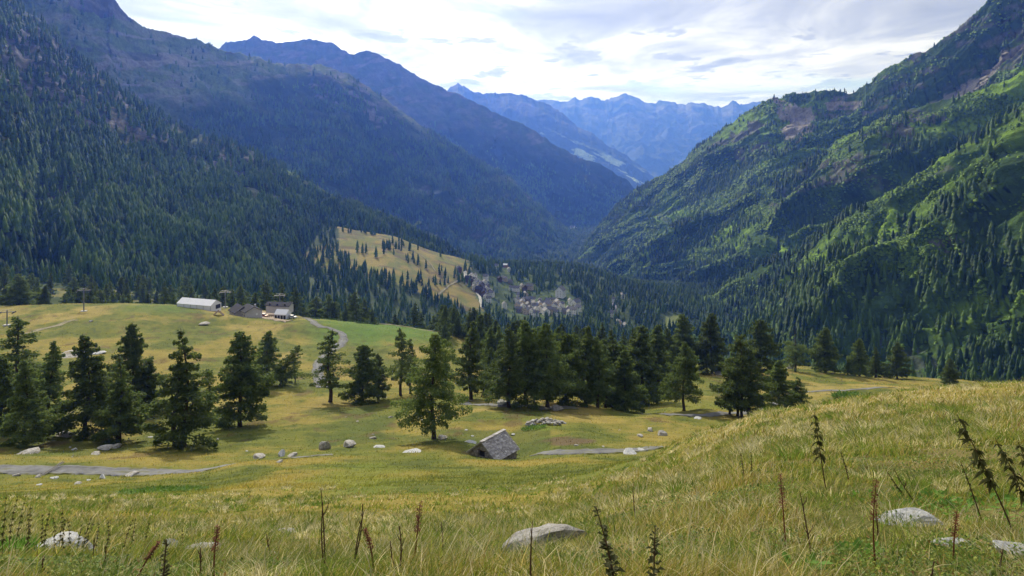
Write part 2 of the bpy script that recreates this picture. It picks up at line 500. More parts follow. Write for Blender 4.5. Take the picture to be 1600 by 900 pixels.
MEADOW = [(525, 340), (560, 346), (600, 358), (660, 380), (735, 404), (733, 432), (745, 455), (760, 500), (720, 480), (690, 470), (650, 452), (610, 436), (560, 420), (530, 390)]
MEADOW2 = [(430, 395), (540, 378), (560, 400), (640, 425), (640, 450), (560, 430), (480, 412)]


def C(*v): return np.array(v, float)


def ground_color(x, Y, z):
    Yc = np.maximum(Y, 1.2)
    px = 800+F*x/Yc; py = H0-F*z/Yc
    n_big = fbm(x/14.0+3, Y/22.0, 21, 5)
    n_sm = fbm(x/2.6, Y/2.6, 22, 4)
    n_k = fbm(x/60.0, Y/60.0, 24, 5)
    gold = C(0.275, 0.222, 0.052); straw = C(0.36, 0.285, 0.095); green = C(0.150, 0.165, 0.030); dgreen = C(0.075, 0.10, 0.022); brown = C(0.13, 0.085, 0.045)
    f = sstep(-0.25, 0.35, n_big+0.35*n_sm)[..., None]
    c = lerp(green, gold, f)
    c = lerp(c, straw, (sstep(0.15, 0.6, n_big*0.6+n_k)*0.7)[..., None])
    c = lerp(c, dgreen, (sstep(0.12, 0.5, -n_sm*0.7-n_big*0.6)*0.7)[..., None])
    c = lerp(lerp(C(0.13, 0.13, 0.035), C(0.20, 0.165, 0.06), sstep(-.3, .3, fbm(x/0.5, Y/0.5, 29, 4))[..., None]), c, sstep(8, 30, Y)[..., None])
    # mid distance zones: dark greens that also paint in shade of the dips
    mid = (Y > 108) & (Y < 180)
    z1 = sstep(-0.05, 0.3, fbm(x/9.0, Y/16.0, 33, 4)+0.12)*mid*0.75*(px < 860)
    c = lerp(c, dgreen*1.15, z1[..., None])
    br = sstep(0.32, 0.5, fbm(x/5.0, Y/9.0, 35, 5))*((Y > 105) & (Y < 420))*0.6
    c = lerp(c, brown, br[..., None])
    # bright green pasture by the farm road
    gp = sstep(0, 1, 1-np.maximum(np.abs(px-590)/130, np.abs(py-512)/34)**2+0.5*n_sm)*((Y > 240) & (Y < 470))
    c = lerp(c, C(0.105, 0.20, 0.035), (gp*0.85)[..., None])
    gp = sstep(0, 1, 1-np.maximum(np.abs(px-240)/90, np.abs(py-482)/9)**2+0.5*n_sm)*((Y > 300) & (Y < 470))
    c = lerp(c, C(0.10, 0.17, 0.03), (gp*0.7)[..., None])
    # bright green low plants on the near slope
    for (cx, cy, rx, ry, k) in ((255, 770, 70, 12, 0.6), (560, 745, 110, 28, 0.65), (1080, 635, 70, 14, 0.6), (850, 668, 38, 6, 0.9)):
        gp = sstep(0, 1, 1-(np.abs(px-cx)/rx)**2-(np.abs(py-cy)/ry)**2+0.9*n_sm)*((Y > 25) & (Y < 260))
        c = lerp(c, C(0.15, 0.19, 0.03), (gp*k)[..., None])
    # bare earth bank above the small road
    gp = sstep(0, 0.6, 1-(np.abs(px-885)/45)**2-(np.abs(py-690)/9)**2+0.7*n_sm)*((Y > 100) & (Y < 125))
    c = lerp(c, C(0.14, 0.095, 0.06), (gp*0.85)[..., None])
    # beyond the knoll: forest floor except the open meadow and village
    far = sstep(445, 470, Y)[..., None]
    floor = lerp(C(0.035, 0.06, 0.02), C(0.07, 0.10, 0.03), sstep(-0.3, 0.4, n_k)[..., None])
    wx_ = 9*fbm(x/25.0, Y/40.0, 45, 4); wy_ = 7*fbm(x/25.0+9, Y/40.0, 46, 4)
    md = inpoly(px+wx_, py+wy_, MEADOW) & (Y > 850) & (Y < 1600)
    md2 = inpoly(px, py, MEADOW2) & (Y > 600) & (Y < 1400) & (n_k > -0.25)
    md3 = (fbm(x/35., Y/35., 77, 3) > 0.18) & (px < 240) & (px > -100) & (Y < 700)
    n_m = fbm(x/18.0, Y/30.0, 41, 5)
    mc = lerp(C(0.27, 0.215, 0.06), C(0.17, 0.18, 0.045), sstep(-0.2, 0.3, n_m)[..., None])
    mc = lerp(mc, C(0.12, 0.12, 0.04), (sstep(0.1, 0.4, fbm(x/40.0, Y/60.0, 44, 5))*0.7)[..., None])
    mc = lerp(mc, C(0.12, 0.085, 0.05), (sstep(0.18, 0.45, fbm(x/30.0, Y/14.0, 43, 4))*0.75)[..., None])
    floor = np.where((md | md2)[..., None], mc, floor)
    floor = np.where(md3[..., None], C(0.17, 0.16, 0.045), floor)
    vil = inpoly(px+2*wx_, py+2*wy_, [(735, 430), (780, 400), (930, 450), (930, 500), (760, 500)]) & (Y > 900) & (Y < 1600)
    floor = np.where(vil[..., None], lerp(C(0.035, 0.065, 0.02), C(0.09, 0.13, 0.035), sstep(-.1, .3, fbm(x/12, Y/12, 51, 3))[..., None]), floor)
    gr2 = inpoly(px, py, [(1040, 495), (1060, 492), (1058, 545), (1040, 545)]) & (Y > 800)
    floor = np.where(gr2[..., None], C(0.16, 0.19, 0.05), floor)
    return lerp(c, floor, far)


ny, nx = 1150, 900
Yr = np.exp(np.linspace(math.log(1.2), math.log(18800), ny))
pxr = np.linspace(-700, 2300, nx)
PX, YY = np.meshgrid(pxr, Yr)
XX = (PX-800)/F*YY
ZZ = gz(XX, YY)
gc = ground_color(XX, YY, ZZ)
me = npmesh('ground', np.stack([XX, YY, ZZ], -1).reshape(-1, 3), grid_faces(ny, nx), M['ground'], True, colors={'macro': gc.reshape(-1, 3)})
gnd = tag(link('ground', me), kind='structure')
# the slope the photographer stands on, beside and behind
xs = np.linspace(-40, 40, 120); ys = np.linspace(-30, 14, 90)
X2, Y2 = np.meshgrid(xs, ys)
Z2 = gz(X2, Y2)-0.03-0.12*sstep(1.0, 2.5, Y2)*(np.abs(X2) < 1.25*np.maximum(Y2, 0))
c2 = ground_color(X2, Y2, Z2)
me = npmesh('hillside', np.stack([X2, Y2, Z2], -1).reshape(-1, 3), grid_faces(90, 120), M['ground'], True, colors={'macro': c2.reshape(-1, 3)})
tag(link('hillside', me), kind='structure')

# ------------------------------------------------------------------ mountains
def poly(pts, px):
    pts = np.array(pts, float)
    return np.interp(px, pts[:, 0], pts[:, 1])


SHEETS = {}


def sheet(name, px0, px1, nx, nt, crest, crestY, foot, footY, matn, colf, rib=(0, 0, 0), amp=0.0, jag=0.0, prof=1.0, back=0.5, seed=1, fine=0.0, mid=None):
    px = np.linspace(px0, px1, nx)
    cp = poly(crest, px); cy = poly(crestY, px); fp = poly(foot, px); fy = poly(footY, px)
    cz = (H0-cp)/F*cy; fz = (H0-fp)/F*fy
    cz = cz+jag*fbm(px/14.0, px*0, seed, 5)*1.0+jag*0.6*ridged(px/7.0, px*0, seed+5, 3)
    t = np.linspace(0, 1, nt)[:, None]
    yy = fy+(cy-fy)*t
    zz = fz+(cz-fz)*t**prof
    xx = (px-800)/F*yy
    P = np.stack([xx, yy, zz], -1)
    du = np.gradient(P, axis=1); dv = np.gradient(P, axis=0)
    N = np.cross(du, dv); N /= np.linalg.norm(N, axis=-1, keepdims=True)+1e-9
    N *= np.sign(N[..., 2:3]+1e-9)
    tm = t*np.ones_like(px)[None, :]; pm = px[None, :]*np.ones_like(t)
    a = pm*rib[0]+tm*rib[1]; b = (pm*rib[1]*0.002-tm*rib[0]*300)*rib[2]
    wob = fbm(pm/160, tm*4, seed+2, 3)*0.8
    D = (ridged(a+wob, b, seed+3, 4)-0.55)*amp
    D += fbm(xx/ (amp*3+1), yy/(amp*3+1), seed+4, 5)*amp*0.5
    if fine: D += fbm(xx/fine/4, (yy+zz)/fine/4, seed+8, 4)*fine
    taper = 1-0.75*sstep(0.80, 1.0, tm)
    P = P+N*(D*taper)[..., None]
    # back side
    kb = 10
    tb = np.linspace(0, 1, kb+1)[1:, None]
    top = P[-1]
    backY = top[:, 1]+(cy-fy)*back*tb
    backZ = top[:, 2]-(np.abs(cz-fz)*0.9+100)*back*tb**1.1
    BP = np.stack([(px-800)/F*backY, backY, backZ], -1)
    P = np.concatenate([P, BP], 0)
    rows = H0-F*P[..., 2]/P[..., 1]
    PM = np.broadcast_to(px, rows.shape)
    tmf = np.concatenate([tm, np.broadcast_to(1+tb, (kb, nx))], 0)
    slope = None
    colr = colf(PM, rows, P, tmf)
    me = npmesh(name, P.reshape(-1, 3), grid_faces(P.shape[0], nx), M[matn], False, colors={'macro': colr.reshape(-1, 3)})
    me.polygons.foreach_set('use_smooth', np.ones(len(me.polygons), bool))
    tag(link(name, me), kind='structure')
    SHEETS[name] = dict(P=P, px=PM, py=rows, t=tmf)
    return P


ROCK = C(0.175, 0.17, 0.165); ROCKD = C(0.085, 0.085, 0.08); SCREE = C(0.42, 0.385, 0.34)
FLOOR = C(0.035, 0.062, 0.022); GRASSD = C(0.11, 0.16, 0.045); GRASSL = C(0.23, 0.38, 0.038)


def patch(px, py, poly_, soft, x, y, seed):
    n = fbm(x/soft, y/soft, seed, 4)
    m_ = inpoly(px+n*26, py+np.roll(n, 7, 1)*20, poly_)
    return m_.astype(float)


def col_A(px, py, P, t):
    x, y, z = P[..., 0], P[..., 1], P[..., 2]
    n = fbm(x/60, (y+z)/60, 61, 5); s = fbm(x/14, (y+z)/20, 62, 4)
    c = lerp(FLOOR, GRASSD*0.8, sstep(0.05, 0.5, n)[..., None]*0.8)
    rk = np.maximum.reduce([
        patch(px, py, [(-200, 20), (60, 40), (140, 90), (215, 165), (240, 230), (180, 215), (100, 170), (30, 150), (-200, 160)], 50, x, z, 63)*sstep(-0.25, 0.15, s+0.4*n),
        patch(px, py, [(340, 225), (420, 245), (440, 290), (380, 285), (330, 250)], 40, x, z, 64)*sstep(-0.2, 0.2, s),
        patch(px, py, [(90, 190), (140, 200), (150, 240), (100, 230)], 20, x, z, 65)*sstep(0.0, 0.2, s),
        sstep(0.36, 0.5, fbm(x/30, z/22, 66, 5))*0.8])
    c = lerp(c, lerp(ROCKD, ROCK, sstep(-0.3, 0.4, s)[..., None]), rk[..., None])
    g = patch(px, py, [(390, 225), (470, 250), (540, 290), (560, 320), (500, 300), (430, 260)], 40, x, z, 67)*sstep(-0.1, 0.3, n+s)
    c = lerp(c, GRASSL*0.8, g[..., None]*0.8)
    g = patch(px, py, [(-100, 195), (10, 200), (40, 235), (20, 250), (-100, 240)], 30, x, z, 68)
    return lerp(c, C(0.17, 0.19, 0.05), g[..., None])


def col_B(px, py, P, t):
    x, y, z = P[..., 0], P[..., 1], P[..., 2]
    n = fbm(x/150, (y+z)/120, 71, 5); s = fbm(x/40, (z+y*.3)/34, 72, 5)
    c = lerp(FLOOR, GRASSD*0.7, sstep(0.0, 0.5, n+0.3*s)[..., None])
    alp = sstep(0, 40, poly([(-200, 20), (60, 100), (150, 150), (250, 170), (350, 170), (420, 150), (480, 130), (560, 150), (600, 190), (720, 235), (1000, 200)], px)-py+22*n)
    ac = lerp(GRASSD*1.2, C(0.22, 0.25, 0.15), sstep(-0.2, 0.4, s)[..., None])
    ac = lerp(ac, SCREE*0.75, (sstep(0.12, 0.4, fbm((x+z)/60, (z-x*.4)/26, 73, 5)))[..., None]*0.8)
    c = lerp(c, ac, alp[..., None])
    rk = np.maximum(patch(px, py, [(100, -60), (200, -20), (260, 45), (180, 30), (100, 0)], 80, x, z, 74), patch(px, py, [(470, 100), (560, 115), (640, 200), (560, 190), (480, 140)], 60, x, z, 75)*sstep(0, 0.3, s))
    rk = np.maximum(rk, sstep(0.38, 0.5, fbm(x/70, z/50, 76, 5))*0.7)
    c = lerp(c, lerp(ROCKD, ROCK*1.1, sstep(-0.3, 0.4, s)[..., None]), rk[..., None])
    g = patch(px, py, [(585, 335), (620, 340), (690, 372), (640, 372), (600, 360)], 40, x, z, 77)
    c = lerp(c, C(0.22, 0.27, 0.07), g[..., None])
    return c


def col_C(px, py, P, t):
    x, y, z = P[..., 0], P[..., 1], P[..., 2]
    n = fbm(x/300, (y+z)/260, 81, 5); s = fbm(x/90, (z+y*.2)/60, 82, 5)
    c = lerp(FLOOR*0.8, GRASSD*0.35, sstep(0.0, 0.6, n)[..., None])
    alp = sstep(0, 45, poly([(300, 130), (560, 190), (700, 215), (860, 262), (1000, 300)], px)-py+24*n+10*s)
    ac = lerp(GRASSD*0.7, C(0.13, 0.135, 0.11), sstep(-0.3, 0.4, s)[..., None])
    ac = lerp(ac, SCREE*0.42, sstep(0.25, 0.5, fbm((x+z)/140, (z-x*.4)/50, 83, 5))[..., None])
    c = lerp(c, ac, alp[..., None])
    g = patch(px, py, [(770, 262), (800, 275), (806, 284), (780, 274)], 60, x, z, 84)
    return lerp(c, C(0.20, 0.25, 0.08), g[..., None])


def col_D(px, py, P, t):
    x, y, z = P[..., 0], P[..., 1], P[..., 2]
    s = fbm(x/200, (z+y*.2)/130, 92, 5); n = fbm(x/600, z/400, 93, 4)
    c = lerp(C(0.06, 0.08, 0.04), C(0.24, 0.23, 0.22), (sstep(-0.3, 0.5, s+n)*sstep(230, 150, py))[..., None])
    st = sstep(0.12, 0.28, fbm((px+py*1.2)/60, (py-px*0.52)/5.0, 94, 4))*sstep(0, 10, py-poly([(850, 196), (1020, 268)], px))*(px > 845)
    return lerp(c, C(0.55, 0.66, 0.34), st[..., None])


def col_E(px, py, P, t):
    x, y, z = P[..., 0], P[..., 1], P[..., 2]
    s = fbm(x/300, (z+y*.2)/200, 96, 5)
    return lerp(C(0.07, 0.09, 0.05), C(0.24, 0.23, 0.23), (sstep(-0.2, 0.5, s)*sstep(230, 160, py))[..., None])


def col_R(sd, rocks, grass, scree, thr=0.3):
    def f(px, py, P, t):
        x, y, z = P[..., 0], P[..., 1], P[..., 2]
        n = fbm(x/110, (y+z)/110, sd, 5); s = fbm(x/26, (z+y*.3)/22, sd+1, 5)
        c = lerp(C(0.065, 0.125, 0.03), GRASSL, sstep(-0.15, 0.4, n+0.35*s)[..., None])
        rk = sstep(0.44, 0.55, fbm(x/55, z/45, sd+2, 5))*0.5
        for k, rp in enumerate(rocks):
            rk = np.maximum(rk, patch(px, py, rp, 40, x, z, sd+3+k)*sstep(-0.1, 0.25, s+0.6*n)*0.9)
        c = lerp(c, lerp(ROCKD, ROCK*1.1, sstep(-0.3, 0.4, s)[..., None]), rk[..., None])
        for k, rp in enumerate(scree):
            m_ = patch(px, py, rp, 60, x, z, sd+13+k) if len(rp) > 4 else inpoly(px, py, rp).astype(float)
            c = lerp(c, lerp(SCREE*0.75, SCREE, sstep(-.3, .3, s)[..., None]), m_[..., None])
        return c
    return f


# A: the near forested flank on the left
sheet('mountain_slope', -520, 740, 520, 230,
      [(-520, -420), (-200, -160), (0, -25), (50, 22), (100, 70), (150, 112), (200, 152), (250, 180), (300, 205), (400, 240), (500, 292), (600, 342), (660, 372), (740, 410)],
      [(-520, 1300), (0, 1500), (300, 1650), (500, 1650), (740, 1600)],
      [(-520, 560), (0, 530), (300, 520), (420, 490), (520, 430), (620, 420), (740, 430)],
      [(-520, 560), (0, 600), (300, 700), (420, 850), (520, 1250), (740, 1500)],
      'slope', col_A, rib=(0.011, 0.9, 0.3), amp=26, jag=6, seed=101, fine=4)
# B
sheet('mountain_slope.001', -300, 960, 560, 230,
      [(-300, -250), (60, -90), (130, -45), (178, -6), (190, 12), (202, 28), (222, 38), (260, 50), (300, 62), (330, 70), (346, 77), (420, 95), (480, 103), (500, 101), (545, 118), (600, 150), (650, 190), (700, 222), (750, 254), (800, 282), (860, 338), (900, 372), (960, 415)],
      [(-300, 1900), (180, 2300), (480, 3200), (960, 4200)],
      [(-300, 430), (960, 440)], [(-300, 1500), (500, 2000), (960, 3000)],
      'slope', col_B, rib=(0.010, 1.2, 0.3), amp=42, jag=9, seed=111, fine=7)
# C
sheet('mountain_slope.002', 250, 1080, 500, 200,
      [(250, 110), (320, 90), (334, 84), (345, 76), (352, 68), (372, 66), (388, 62), (397, 55), (410, 66), (432, 68), (455, 64), (480, 62), (520, 66), (535, 78), (548, 86), (562, 80), (575, 78), (600, 90), (625, 103), (660, 122), (690, 138), (720, 150), (745, 161), (780, 178), (830, 200), (860, 222), (900, 246), (940, 258), (970, 276), (990, 294), (1010, 320), (1080, 380)],
      [(250, 4800), (700, 5500), (1080, 5500)],
      [(250, 420), (1080, 425)], [(250, 3600), (700, 4300), (1080, 4500)],
      'slope', col_C, rib=(0.011, 1.5, 0.3), amp=75, jag=16, seed=121, fine=14)
# D: distant streaked spur with the pyramid peak
sheet('distant_mountain', 560, 1080, 420, 140,
      [(560, 190), (640, 175), (690, 148), (703, 136), (715, 127), (728, 137), (742, 142), (770, 144), (790, 142), (812, 150), (835, 156), (860, 164), (880, 180), (905, 200), (935, 218), (965, 236), (1000, 258), (1020, 275), (1045, 300), (1080, 330)],
      [(560, 11000), (1080, 10200)], [(560, 330), (1080, 345)], [(560, 8000), (1080, 8200)],
      'far', col_D, rib=(0.014, 1.4, 0.3), amp=180, jag=28, seed=131, fine=40)
# E: farthest range
sheet('distant_mountain.001', 700, 1420, 480, 140,
      [(700, 170), (820, 160), (836, 155), (850, 157), (862, 158), (885, 160), (896, 153), (905, 157), (925, 155), (945, 161), (960, 154), (978, 149), (990, 154), (1010, 160), (1024, 162), (1040, 160), (1060, 165), (1080, 160), (1095, 163), (1110, 166), (1128, 170), (1145, 160), (1160, 165), (1185, 160), (1240, 158), (1420, 150)],
      [(700, 16000), (1420, 16000)], [(700, 290), (1420, 290)], [(700, 12000), (1420, 12000)],
      'far', col_E, rib=(0.015, 1.2, 0.3), amp=270, jag=55, seed=141, fine=60, back=0.4)
# right side, back spur with the skyline
sheet('mountain_slope.003', 850, 1980, 620, 240,
      [(850, 430), (880, 415), (905, 395), (940, 345), (990, 298), (1050, 262), (1100, 222), (1150, 188), (1180, 168), (1205, 155), (1240, 147), (1275, 142), (1330, 140), (1345, 132), (1360, 122), (1380, 108), (1400, 99), (1440, 80), (1470, 62), (1490, 48), (1510, 28), (1540, 0), (1600, -60), (1980, -330)],
      [(850, 3300), (1000, 3000), (1200, 2500), (1600, 1900), (1980, 1700)],
      [(850, 450), (1000, 440), (1980, 420)], [(850, 2700), (1200, 1900), (1980, 1250)],
      'slope', col_R(201, [[(1500, 20), (1600, -10), (1700, -20), (1700, 150), (1560, 120), (1420, 165), (1330, 190), (1250, 185), (1330, 140), (1420, 95)], [(1110, 225), (1190, 190), (1200, 215), (1150, 260), (1110, 270)]],
                     [], [[(1228, 165), (1262, 160), (1268, 190), (1238, 222), (1218, 215)], [(1600, 48), (1606, 70), (1458, 172), (1422, 172)], [(1285, 160), (1345, 158), (1330, 172), (1290, 172)]]),
      rib=(0.0042, -4.6, 0.2), amp=60, jag=9, seed=151, fine=7)
# right side, middle spur
sheet('mountain_slope.004', 900, 1980, 600, 220,
      [(900, 445), (940, 425), (1000, 385), (1060, 352), (1150, 312), (1230, 275), (1290, 235), (1340, 200), (1365, 187), (1440, 172), (1500, 152), (1560, 130), (1600, 112), (1980, -80)],
      [(900, 2600), (1000, 2350), (1350, 1700), (1600, 1400), (1980, 1200)],
      [(900, 470), (1100, 470), (1980, 470)], [(900, 2200), (1350, 1200), (1980, 900)],
      'slope', col_R(221, [[(1180, 300), (1330, 225), (1420, 180), (1480, 178), (1400, 225), (1320, 290), (1200, 330)]], [], []),
      rib=(0.0042, -3.4, 0.2), amp=80, jag=5, seed=161, fine=6)
# right side, near spur
sheet('mountain_slope.005', 930, 2050, 640, 260,
      [(930, 510), (1000, 492), (1060, 472), (1120, 452), (1200, 412), (1300, 352), (1380, 305), (1440, 264), (1500, 226), (1560, 186), (1600, 160), (2050, -60)],
      [(930, 1900), (1060, 1600), (1300, 1200), (1600, 960), (2050, 850)],
      [(930, 530), (1050, 560), (1300, 640), (1600, 690), (2050, 720)], [(930, 1300), (1050, 950), (1300, 650), (1600, 520), (2050, 480)],
      'slope', col_R(241, [[(1550, 270), (1620, 270), (1640, 360), (1560, 380)], [(1440, 350), (1500, 330), (1510, 370), (1440, 390)]], [], []),
      rib=(0.0042, -3.2, 0.2), amp=78, jag=4, seed=171, fine=5)

# ------------------------------------------------------------------ air: one even haze box
hz = MB().box(-24500, 24500, -60, 20500, -1250, 1000)
mh, th = mat('haze_air')
vol = th.n('ShaderNodeVolumePrincipled', {'Color': (0.10, 0.24, 1.0, 1), 'Density': 0.000078, 'Anisotropy': 0.5, 'Absorption Color': (0.9, 0.95, 1.0, 1)})
th.n('ShaderNodeOutputMaterial', {'Volume': vol.outputs[0]})
tag(hz.build('haze', mh), kind='stuff')

# ------------------------------------------------------------------ far forests
rng = np.random.default_rng(7)


def conifer_tpl(tiers, n, seed):
    r_ = np.random.default_rng(seed)
    V = []; Fc = []
    for k in range(tiers):
        z0 = 0.10+0.74*k/tiers; z1 = min(1.0, z0+1.25/tiers+0.12)
        if k == tiers-1: z1 = 1.0
        rad = (1-z0)**0.8*1.0
        b = len(V); V.append((0, 0, z1))
        off = r_.random()*6.28
        for i in range(n):
            a = off+2*math.pi*i/n
            rr = rad*(r_.uniform(0.72, 1.15) if i % 2 else r_.uniform(0.5, 0.85))
            V.append((rr*math.cos(a), rr*math.sin(a), z0+r_.uniform(-0.035, 0.035)))
        for i in range(n):
            Fc.append((b, b+1+i, b+1+(i+1) % n))
    return np.array(V), np.array(Fc)


def dome_tpl(n, seed):
    r_ = np.random.default_rng(seed)
    V = [(0, 0, 1.0)]; Fc = []
    for k, (z, rr) in enumerate(((0.65, 0.7), (0.0, 1.0))):
        for i in range(n):
            a = 2*math.pi*(i+0.5*k)/n
            q = rr*r_.uniform(0.75, 1.2)
            V.append((q*math.cos(a), q*math.sin(a), z*r_.uniform(0.8, 1.15)-0.1*k))
    for i in range(n):
        j = (i+1) % n
        Fc += [(0, 1+i, 1+j), (1+i, 1+n+i, 1+n+j), (1+i, 1+n+j, 1+j)]
    return np.array(V), np.array(Fc)


def scatter_mesh(name, P, h, rad, tpls, matn, label, tintbase=None, cat='forest'):
    n = len(P)
    which = rng.integers(0, len(tpls), n)
    VV = []; FF = []; TT = []; base = 0
    tint = rng.random(n) if tintbase is None else tintbase
    for k, (tv, tf) in enumerate(tpls):
        s = which == k
        m_ = int(s.sum())
        if not m_: continue
        a = rng.random(m_)*6.283
        ca_, sa_ = np.cos(a)[:, None], np.sin(a)[:, None]
        x = tv[None, :, 0]*rad[s][:, None]; y = tv[None, :, 1]*rad[s][:, None]
        lean = rng.normal(0, 0.03, (m_, 2))
        zz_ = tv[None, :, 2]*h[s][:, None]
        v = np.stack([x*ca_-y*sa_+P[s][:, 0:1]+lean[:, 0:1]*zz_, x*sa_+y*ca_+P[s][:, 1:2]+lean[:, 1:2]*zz_, zz_+P[s][:, 2:3]], -1)
        VV.append(v.reshape(-1, 3)); TT.append(np.repeat(tint[s], len(tv)))
        FF.append((tf[None]+(np.arange(m_)*len(tv))[:, None, None]).reshape(-1, 3)+base)
        base += m_*len(tv)
    me = npmesh(name, np.concatenate(VV), np.concatenate(FF), M[matn], False, attrs={'tint': np.concatenate(TT)})
    return tag(link(name, me), label, cat, kind='stuff')


def on_sheet(name, n, dens, tmax=1.03):
    S = SHEETS[name]; P = S['P']
    d1 = P[1:, :-1]-P[:-1, :-1]; d2 = P[:-1, 1:]-P[:-1, :-1]
    area = np.linalg.norm(np.cross(d1, d2), axis=-1)
    px = S['px'][:-1, :-1]; py = S['py'][:-1, :-1]; t_ = S['t'][:-1, :-1]
    wgt = area*dens(px, py, P[:-1, :-1])*(t_ < tmax)*(px > -60)*(px < 1660)*(py > -40)
    cw = np.cumsum(wgt.ravel()); cw /= cw[-1]
    k = np.searchsorted(cw, rng.random(n))
    i, j = np.divmod(k, wgt.shape[1])
    a, b = rng.random(n)[:, None], rng.random(n)[:, None]
    return P[i, j]*(1-a)*(1-b)+P[i+1, j]*a*(1-b)+P[i, j+1]*(1-a)*b+P[i+1, j+1]*a*b


TN = [conifer_tpl(4, 6, s) for s in (1, 2, 3, 4)]
TF = [conifer_tpl(2, 5, s) for s in (5, 6, 7)]
DM = [dome_tpl(4, s) for s in (8, 9, 10)]


def dens_A(px, py, P):
    n = fbm(P[..., 0]/45, P[..., 1]/45+P[..., 2]/50, 301, 4)
    d = sstep(-0.45, 0.1, n)+0.12
    d = d*lerp(0.13, 1.0, sstep(0, 60, py-poly([(-100, 160), (60, 165), (150, 185), (240, 235), (330, 262), (440, 285), (600, 300)], px)+55*n))
    return d


def dens_B(px, py, P):
    n = fbm(P[..., 0]/90, P[..., 1]/90+P[..., 2]/80, 302, 4)
    d = sstep(-0.35, 0.2, n)+0.08
    d = d*(1-((np.abs(px-919) < 19) & (np.abs(py-342) < 5)))*(1-((np.abs(px-911) < 11) & (np.abs(py-362) < 4.5)))
    d = d*lerp(0.035, 1.0, sstep(0, 60, py-poly([(-200, 20), (60, 90), (150, 140), (250, 160), (350, 165), (420, 150), (480, 120), (560, 130), (600, 150), (720, 200), (1000, 200)], px)+30*n))
    return d


def dens_C(px, py, P):
    n = fbm(P[..., 0]/160, P[..., 2]/130, 303, 4)
    return (sstep(-0.3, 0.2, n)+0.15)*sstep(0, 40, py-poly([(300, 110), (560, 170), (700, 200), (860, 250), (1000, 290)], px)+25*n)


BARE = [([(1228, 165), (1262, 160), (1268, 190), (1238, 222), (1218, 215)], 0.02), ([(1600, 42), (1612, 76), (1465, 178), (1415, 176)], 0.0), ([(1285, 160), (1345, 158), (1330, 172), (1290, 172)], .1),
        ([(1500, 20), (1700, -20), (1700, 150), (1560, 120), (1420, 165), (1330, 190), (1250, 185), (1330, 140)], 0.35), ([(1110, 225), (1190, 190), (1200, 215), (1150, 260), (1110, 270)], .25),
        ([(1180, 300), (1330, 225), (1420, 180), (1480, 178), (1400, 225), (1320, 290), (1200, 330)], .35), ([(1550, 270), (1620, 270), (1640, 360), (1560, 380)], .2), ([(1440, 350), (1500, 330), (1510, 370), (1440, 390)], .3)]


def bare(px, py):
    k = np.ones(px.shape)
    for pl, v in BARE: k = np.where(inpoly(px, py, pl), np.minimum(k, v), k)
    return k


def dens_R(sd, lo):
    def f(px, py, P):
        n = fbm(P[..., 0]/70, P[..., 1]/70+P[..., 2]/45, sd, 5)
        return (sstep(-0.1, 0.3, n+0.25*sstep(300, 520, py))*lerp(lo, 1, sstep(100, 330, py))+0.02)*bare(px, py)
    return f


def trees_on(name, sh, n, dens, h, wr, tpl, label):
    P = on_sheet(sh, n, dens)
    hh = (0.35+0.8*rng.random(n)**0.8)*h
    tb = np.clip(rng.normal(0.45, 0.3, n)+0.8*fbm(P[:, 0]/60, P[:, 2]/40, 311, 3), 0, 1)  # clustered tint paints uneven light over the stands; the rest is random variety
    scatter_mesh(name, P-np.array([0, 0, 1.0]), hh, hh*wr*rng.uniform(0.9, 1.6, n), tpl, 'forest', label, tb)


trees_on('forest', 'mountain_slope', 21000, dens_A, 19, 0.21, TN, 'dark conifer forest covering the near flank on the left')
trees_on('forest.001', 'mountain_slope.001', 30000, dens_B, 21, 0.24, TF, 'blue hazed conifer forest on the second flank at left')
trees_on('forest.002', 'mountain_slope.002', 16000, dens_C, 24, 0.3, TF, 'hazy far forest on the long ridge closing the valley at left')
trees_on('forest.003', 'mountain_slope.003', 17000, dens_R(305, 0.3), 14, 0.22, TF, 'conifer forest on the rear spur below the right skyline')
trees_on('forest.004', 'mountain_slope.004', 9000, dens_R(306, 0.5), 18, 0.21, TN, 'conifer forest on the middle spur of the right mountain')
trees_on('forest.005', 'mountain_slope.005', 8000, dens_R(307, 0.5), 17, 0.21, TN, 'sunlit conifers scattered over the nearest right hand spur')


def shrubs_on(name, sh, n, sd, r0, label):
    P = on_sheet(sh, n, lambda px, py, P: sstep(-0.1, 0.25, -fbm(P[..., 0]/70, P[..., 1]/70+P[..., 2]/45, sd, 5)+0.12)*(py < 620)*bare(px, py)*sstep(-.3, .1, fbm(P[..., 0]/120, P[..., 2]/60, sd+50, 3))+0.03*bare(px, py))
    rr = rng.uniform(0.5, 1.3, n)*r0
    scatter_mesh(name, P-np.array([0, 0, 0.4]), rr*0.95, rr, DM, 'shrub', label, np.clip(rng.normal(.5, .3, n), 0, 1), 'shrubs')


shrubs_on('green_shrubs', 'mountain_slope.005', 42000, 307, 2.3, 'bright green alder scrub on the nearest right hand spur')
shrubs_on('green_shrubs.001', 'mountain_slope.004', 24000, 306, 3.3, 'green scrub on the middle spur of the right mountain')
shrubs_on('green_shrubs.002', 'mountain_slope.003', 14000, 305, 4.6, 'green scrub on the rear spur below the right skyline')

